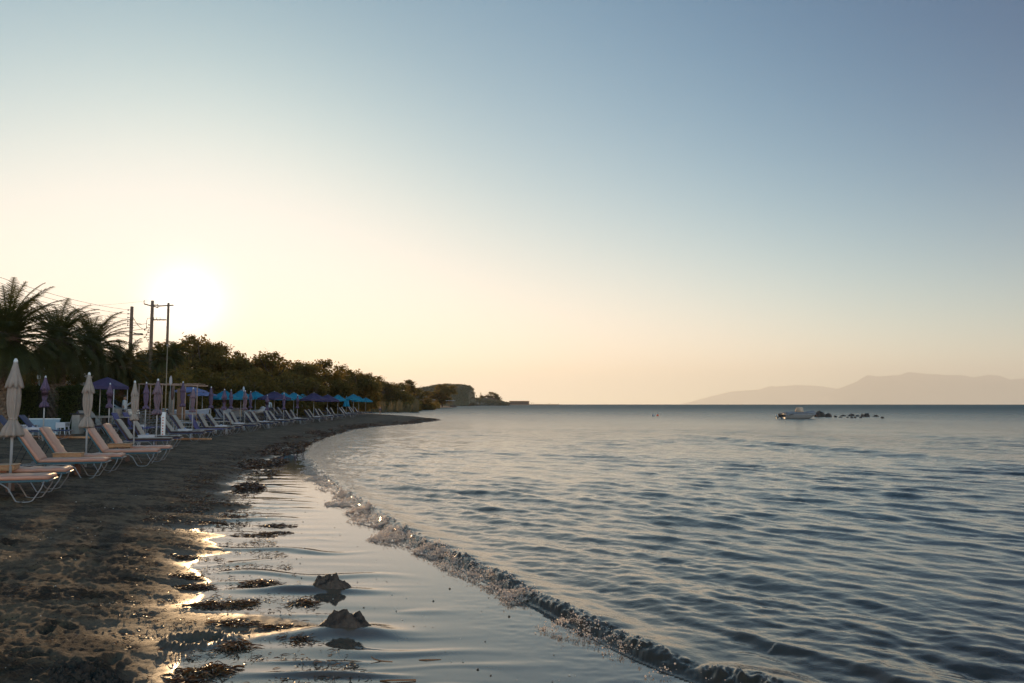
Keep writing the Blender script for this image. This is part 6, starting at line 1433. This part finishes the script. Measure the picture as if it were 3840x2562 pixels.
w_ = pC.location.x - pB.location.x; xb = empty('tie_beam', (pB.location.x + w_ / 2, 69.8, pB.location.z + hB - 1.72)); g = MB(); g.box((0, 0, 0), (w_ * .9, .1, .1)); g.build('beam', M_WOODP, xb)
for x in (-.45, -.2, .1): g = MB(); g.tube([(x, 0, .04), (x, 0, .22)], .02, 5); g.build('pin', M_WOODP, xb)
tag(xb, 'horizontal beam joining the two paired wooden poles', 'beam')
pD, hD = pole('lamp_post', 163, 1295, 46, .10, .08, 'short dark post seen between the first two palms', M_WOODP); pole('lamp_post', 143, 1312, 90, .05, .04, 'thin distant lamp post between the first two palms', M_WOODP)[0]
lp = bpy.data.objects['lamp_post.001']; g = MB(); g.box((0, 0, EYE + (1516 - 1312) * 90 / FPX - lp.location.z), (.9, .15, .06)); g.build('lamp_head', M_DARK, lp)
def wire(a, b, sag, lab, r=.012):
    a, b = Vector(a), Vector(b); pts = []; n = 24
    for i in range(n + 1): t = i / n; p = a.lerp(b, t); p.z -= sag * 4 * t * (1 - t); pts.append(p)
    g = MB(); g.tube(pts, r, 5); o = g.build('power_line', M_WIRE); tag(o, lab, 'power line', 'power lines')
ends = [(480, 1162), (479, 1178), (478, 1196), (477, 1213)]; starts = [(-420, 868), (-420, 893), (-420, 915), (-420, 948)]
nm_ = ['topmost wire sweeping down over the palms to the nearest power pole', 'second wire from the top running over the palms', 'third wire from the top, passing behind the first palm fronds', 'lowest of the four long wires above the palms']
for (e, s, l) in zip(ends, starts, nm_): wire(P3(*s, 34), P3(*e, 58), .55, l, .011)
wire(P3(486, 1222, 58), P3(552, 1213, 70), .02, 'short upper cable between the first two power poles', .02); wire(P3(400, 1246, 57), P3(552, 1232, 70), .05, 'lower thick cable passing the lamp to the second power pole', .022); wire(P3(500, 1192, 58), P3(548, 1234, 70), .28, 'slack cable drooping from the first power pole to the second', .022)
wire(P3(400, 1262, 58), P3(550, 1255, 70), .05, 'thin cable just under the street lamp', .014); wire(P3(552, 1128, 70), P3(300, 1146, 75), .1, 'faint wire leaving the arm of the second pole', .008); wire(P3(640, 1290, 66), P3(120, 1322, 50), .25, 'faint low wire behind the palm trunks', .008)
# low wooded ridge far behind the palms
def back_hill():
    n = 90; D = 150; px = np.linspace(-500, 620, n); top = 1345 + 14 * fbm(px * .012, px * 0, 4, 8) + np.interp(px, [-500, 60, 200, 620], [-30, -8, 2, 60]); X = (px - 1920) / FPX * D; H = (1516 - top) * D / FPX + EYE; V = np.concatenate([np.stack([X, X * 0 + D - 22, X * 0 + .8], 1), np.stack([X, X * 0 + D, H], 1), np.stack([X, X * 0 + D + 40, X * 0 + .8], 1)])
    i = np.arange(n - 1); F = np.concatenate([np.stack([i, i + 1, i + 1 + n, i + n], 1), np.stack([i + n, i + 1 + n, i + 1 + 2 * n, i + 2 * n], 1)]); tag(link('hill', mesh_np('hill', V, F, True), M_HILL), 'low dry hillside showing between the palm trunks', 'hill', kind='structure')
    g = np.random.RandomState(3); k = 9000; q = g.randint(0, n, k); P = np.stack([X[q] + g.randn(k) * .8, D + g.randn(k) * 3, H[q] * (.4 + .62 * g.rand(k))], 1); VV, FF = leaf_cloud(k, lambda a, b: P, .45, 3); tag(link('woodland', mesh_np('woodland', VV, FF, False), M_HILL), 'scrubby growth along the low hillside behind the palms', 'scrub', kind='stuff')
back_hill()

# ---------------------------------------------------------------- people
def person(px, D, pose, cloth, lab, h=1.72, face=0.0, feet_px=None, z0=None):
    p = ground_pt(px, D); z0 = p.z if z0 is None else z0
    J = dict(stand=dict(hipL=(-.10, 0, .92), kneeL=(-.11, .01, .50), ankL=(-.12, .02, .09), toeL=(-.13, -.13, .03), hipR=(.10, 0, .92), kneeR=(.12, -.02, .50), ankR=(.13, .02, .09), toeR=(.14, -.13, .03), shL=(-.19, 0, 1.42), elL=(-.25, .03, 1.14), haL=(-.24, -.06, .90), shR=(.19, 0, 1.42), elR=(.26, .03, 1.14), haR=(.24, -.06, .90)),
             hips=dict(elL=(-.36, .05, 1.18), haL=(-.17, -.06, 1.02)), walk=dict(kneeL=(-.10, -.14, .52), ankL=(-.11, -.12, .10), toeL=(-.11, -.27, .06), kneeR=(.10, .08, .50), ankR=(.10, .26, .14), toeR=(.10, .16, .05), elL=(-.25, .12, 1.16), haL=(-.23, .10, .93), haR=(.22, -.22, .98)), phone=dict(elR=(.24, -.06, 1.15), haR=(.10, -.24, 1.28)))
    q = dict(J['stand']); q.update(J.get(pose, {})); s = h / 1.75
    V = [(0, 0, .98), (0, .01, 1.12), (0, 0, 1.30), (0, 0, 1.44), (0, 0, 1.52), (0, -.015, 1.60), (0, -.01, 1.70)]; Rr = [.135, .115, .135, .10, .05, .085, .075]; E = [(0, 1), (1, 2), (2, 3), (3, 4), (4, 5), (5, 6)]
    def chain(root, names, rad):
        last = root
        for nn, rr in zip(names, rad): V.append(q[nn]); Rr.append(rr); E.append((last, len(V) - 1)); last = len(V) - 1
        return last
    for sd in 'LR':
        chain(0, ['hip' + sd, 'knee' + sd, 'ank' + sd, 'toe' + sd], [.095, .060, .038, .030]); e = chain(3, ['sh' + sd, 'el' + sd, 'ha' + sd], [.060, .040, .026]); hx = Vector(q['ha' + sd]); dr = (hx - Vector(q['el' + sd])).normalized()
        V.append(tuple(hx + dr * .06)); Rr.append(.026); E.append((e, len(V) - 1)); pm = len(V) - 1
        for f in range(4):
            o1 = hx + dr * (.12) + Vector(((f - 1.5) * .012, (f - 1.5) * .014, 0)); V.append(tuple(o1)); Rr.append(.0085); E.append((pm, len(V) - 1)); V.append(tuple(o1 + dr * (.05, .06, .065, .045)[f] + Vector((0, -.012, 0)))); Rr.append(.007); E.append((len(V) - 2, len(V) - 1))
        V.append(tuple(hx + dr * .05 + Vector((0, -.04, 0)))); Rr.append(.009); E.append((e, len(V) - 1))
    me = bpy.data.meshes.new('body'); me.from_pydata([tuple(Vector(v) * s) for v in V], E, []); tmp = bpy.data.objects.new('tmp', me); C.objects.link(tmp); md = tmp.modifiers.new('s', 'SKIN')
    for sv, rr in zip(me.skin_vertices[0].data, Rr): sv.radius = (rr * s, rr * s * .92); sv.use_root = False
    me.skin_vertices[0].data[0].use_root = True; md.use_smooth_shade = True; ss = tmp.modifiers.new('u', 'SUBSURF'); ss.levels = 1; ss.render_levels = 1
    dg = bpy.context.evaluated_depsgraph_get(); body = bpy.data.meshes.new_from_object(tmp.evaluated_get(dg)); body.name = 'body'; bpy.data.objects.remove(tmp)
    r = empty('person', (p.x, D, z0), R(face)); link('body', body, M_SKIN, r)
    hd = MB(); hd.lathe([(.01, 1.50), (.055, 1.515), (.072, 1.56), (.080, 1.62), (.082, 1.67), (.070, 1.72), (.035, 1.75), (.005, 1.757)], 16, fn=lambda rr, a, z: rr * (1 + .10 * abs(math.sin(a)))); hd.box((0, -.092, 1.60), (.022, .03, .04), bev=.006); hd.box((0, -.083, 1.557), (.045, .01, .010), bev=.003)
    for x in (-.03, .03): hd.box((x, -.083, 1.635), (.022, .008, .010), bev=.003)
    for x in (-.085, .085): hd.box((x, 0, 1.62), (.018, .035, .055), bev=.006)
    hd.v = [tuple(Vector(v) * s) for v in hd.v]; hd.build('head', M_SKIN, r)
    g = MB(); g.lathe([(.083, 1.66), (.094, 1.69), (.083, 1.745), (.04, 1.785), (.004, 1.79)], 16, c=(0, .012, 0)); g.box((0, .06, 1.64), (.14, .06, .12), bev=.025); g.v = [tuple(Vector(v) * s) for v in g.v]; g.build('hair', M_HAIR, r)
    def fit(lo, hi, puff, nm, mt, torso=True, legs=False):
        bm = bmesh.new(); bm.from_mesh(body); bm.normal_update()
        dead = [f for f in bm.faces if not (lo * s < f.calc_center_median().z < hi * s) or (torso and abs(f.calc_center_median().x) > .27 * s) or (not torso and abs(f.calc_center_median().x) > .21 * s)]
        bmesh.ops.delete(bm, geom=dead, context='FACES'); bm.normal_update()
        for v in bm.verts: v.co += v.normal * puff
        m2 = bpy.data.meshes.new(nm); bm.to_mesh(m2); bm.free(); link(nm, m2, mt, r)
    for nm, lo, hi, col, torso in cloth: fit(lo, hi, .018, nm, mat('cloth_%02x%02x%02x' % tuple(int(c * 255) for c in col), col, .85, .1, 10), torso)
    tag(r, lab, 'person'); return r
person(1427, 146, 'hips', [('swim_shorts', .72, 1.02, (.04, .05, .10), False)], 'bather in dark swim shorts standing alone at the edge of the spit', 1.72, face=60, z0=.05)
person(1088, 84, 'walk', [('shirt', .98, 1.46, (.50, .40, .20), True), ('shorts', .52, 1.0, (.04, .03, .03), False)], 'person in yellowish shirt and dark shorts behind the turquoise parasols', 1.75, face=150)
person(1170, 92, 'hips', [('shirt', .98, 1.48, (.55, .56, .62), True), ('shorts', .55, 1.0, (.50, .50, .55), False)], 'person in white shirt and pale shorts under the left indigo parasol', 1.74, face=-20)
person(1184, 96, 'stand', [('dress', .60, 1.46, (.10, .05, .05), True)], 'person in dark red clothes next to the one in white', 1.66, face=30)
person(1324, 112, 'phone', [('shirt', .95, 1.46, (.35, .42, .50), True), ('shorts', .55, .98, (.15, .06, .05), False)], 'person in pale blue top beside the closed turquoise parasol', 1.68, face=80)
person(471, 45.5, 'phone', [('shirt', .95, 1.48, (.60, .58, .56), True), ('trousers', .12, .98, (.05, .05, .06), False)], 'person in white shirt standing behind the hedge by the indigo gazebo', 1.76, face=110)
person(1011, 72, 'walk', [('shirt', .98, 1.46, (.50, .50, .50), True), ('trousers', .12, 1.0, (.12, .05, .04), False)], 'person in grey shirt and reddish trousers near the bow of the inflatable boat', 1.7, face=200)
# ---------------------------------------------------------------- haze
def build_haze():
    bx = 42000; y0, y1 = -600, 40500; z0, z1 = -60, 1750
    V = [(-bx, y0, z0), (bx, y0, z0), (bx, y1, z0), (-bx, y1, z0), (-bx, y0, z1), (bx, y0, z1), (bx, y1, z1), (-bx, y1, z1)]
    F = [(0, 3, 2, 1), (4, 5, 6, 7), (0, 1, 5, 4), (1, 2, 6, 5), (2, 3, 7, 6), (3, 0, 4, 7)]
    me = bpy.data.meshes.new('haze'); me.from_pydata(V, [], F)
    hm = NT('haze'); v = hm.n('ShaderNodeVolumePrincipled')
    v.inputs['Color'].default_value = (.99, .985, .97, 1); v.inputs['Density'].default_value = 6.2e-5; v.inputs['Anisotropy'].default_value = .4
    hm.t.links.new(v.outputs[0], hm.out.inputs['Volume'])
    o = link('haze', me, hm.m); tag(o, 'thin warm evening haze over the whole bay', 'haze', kind='stuff')
build_haze()
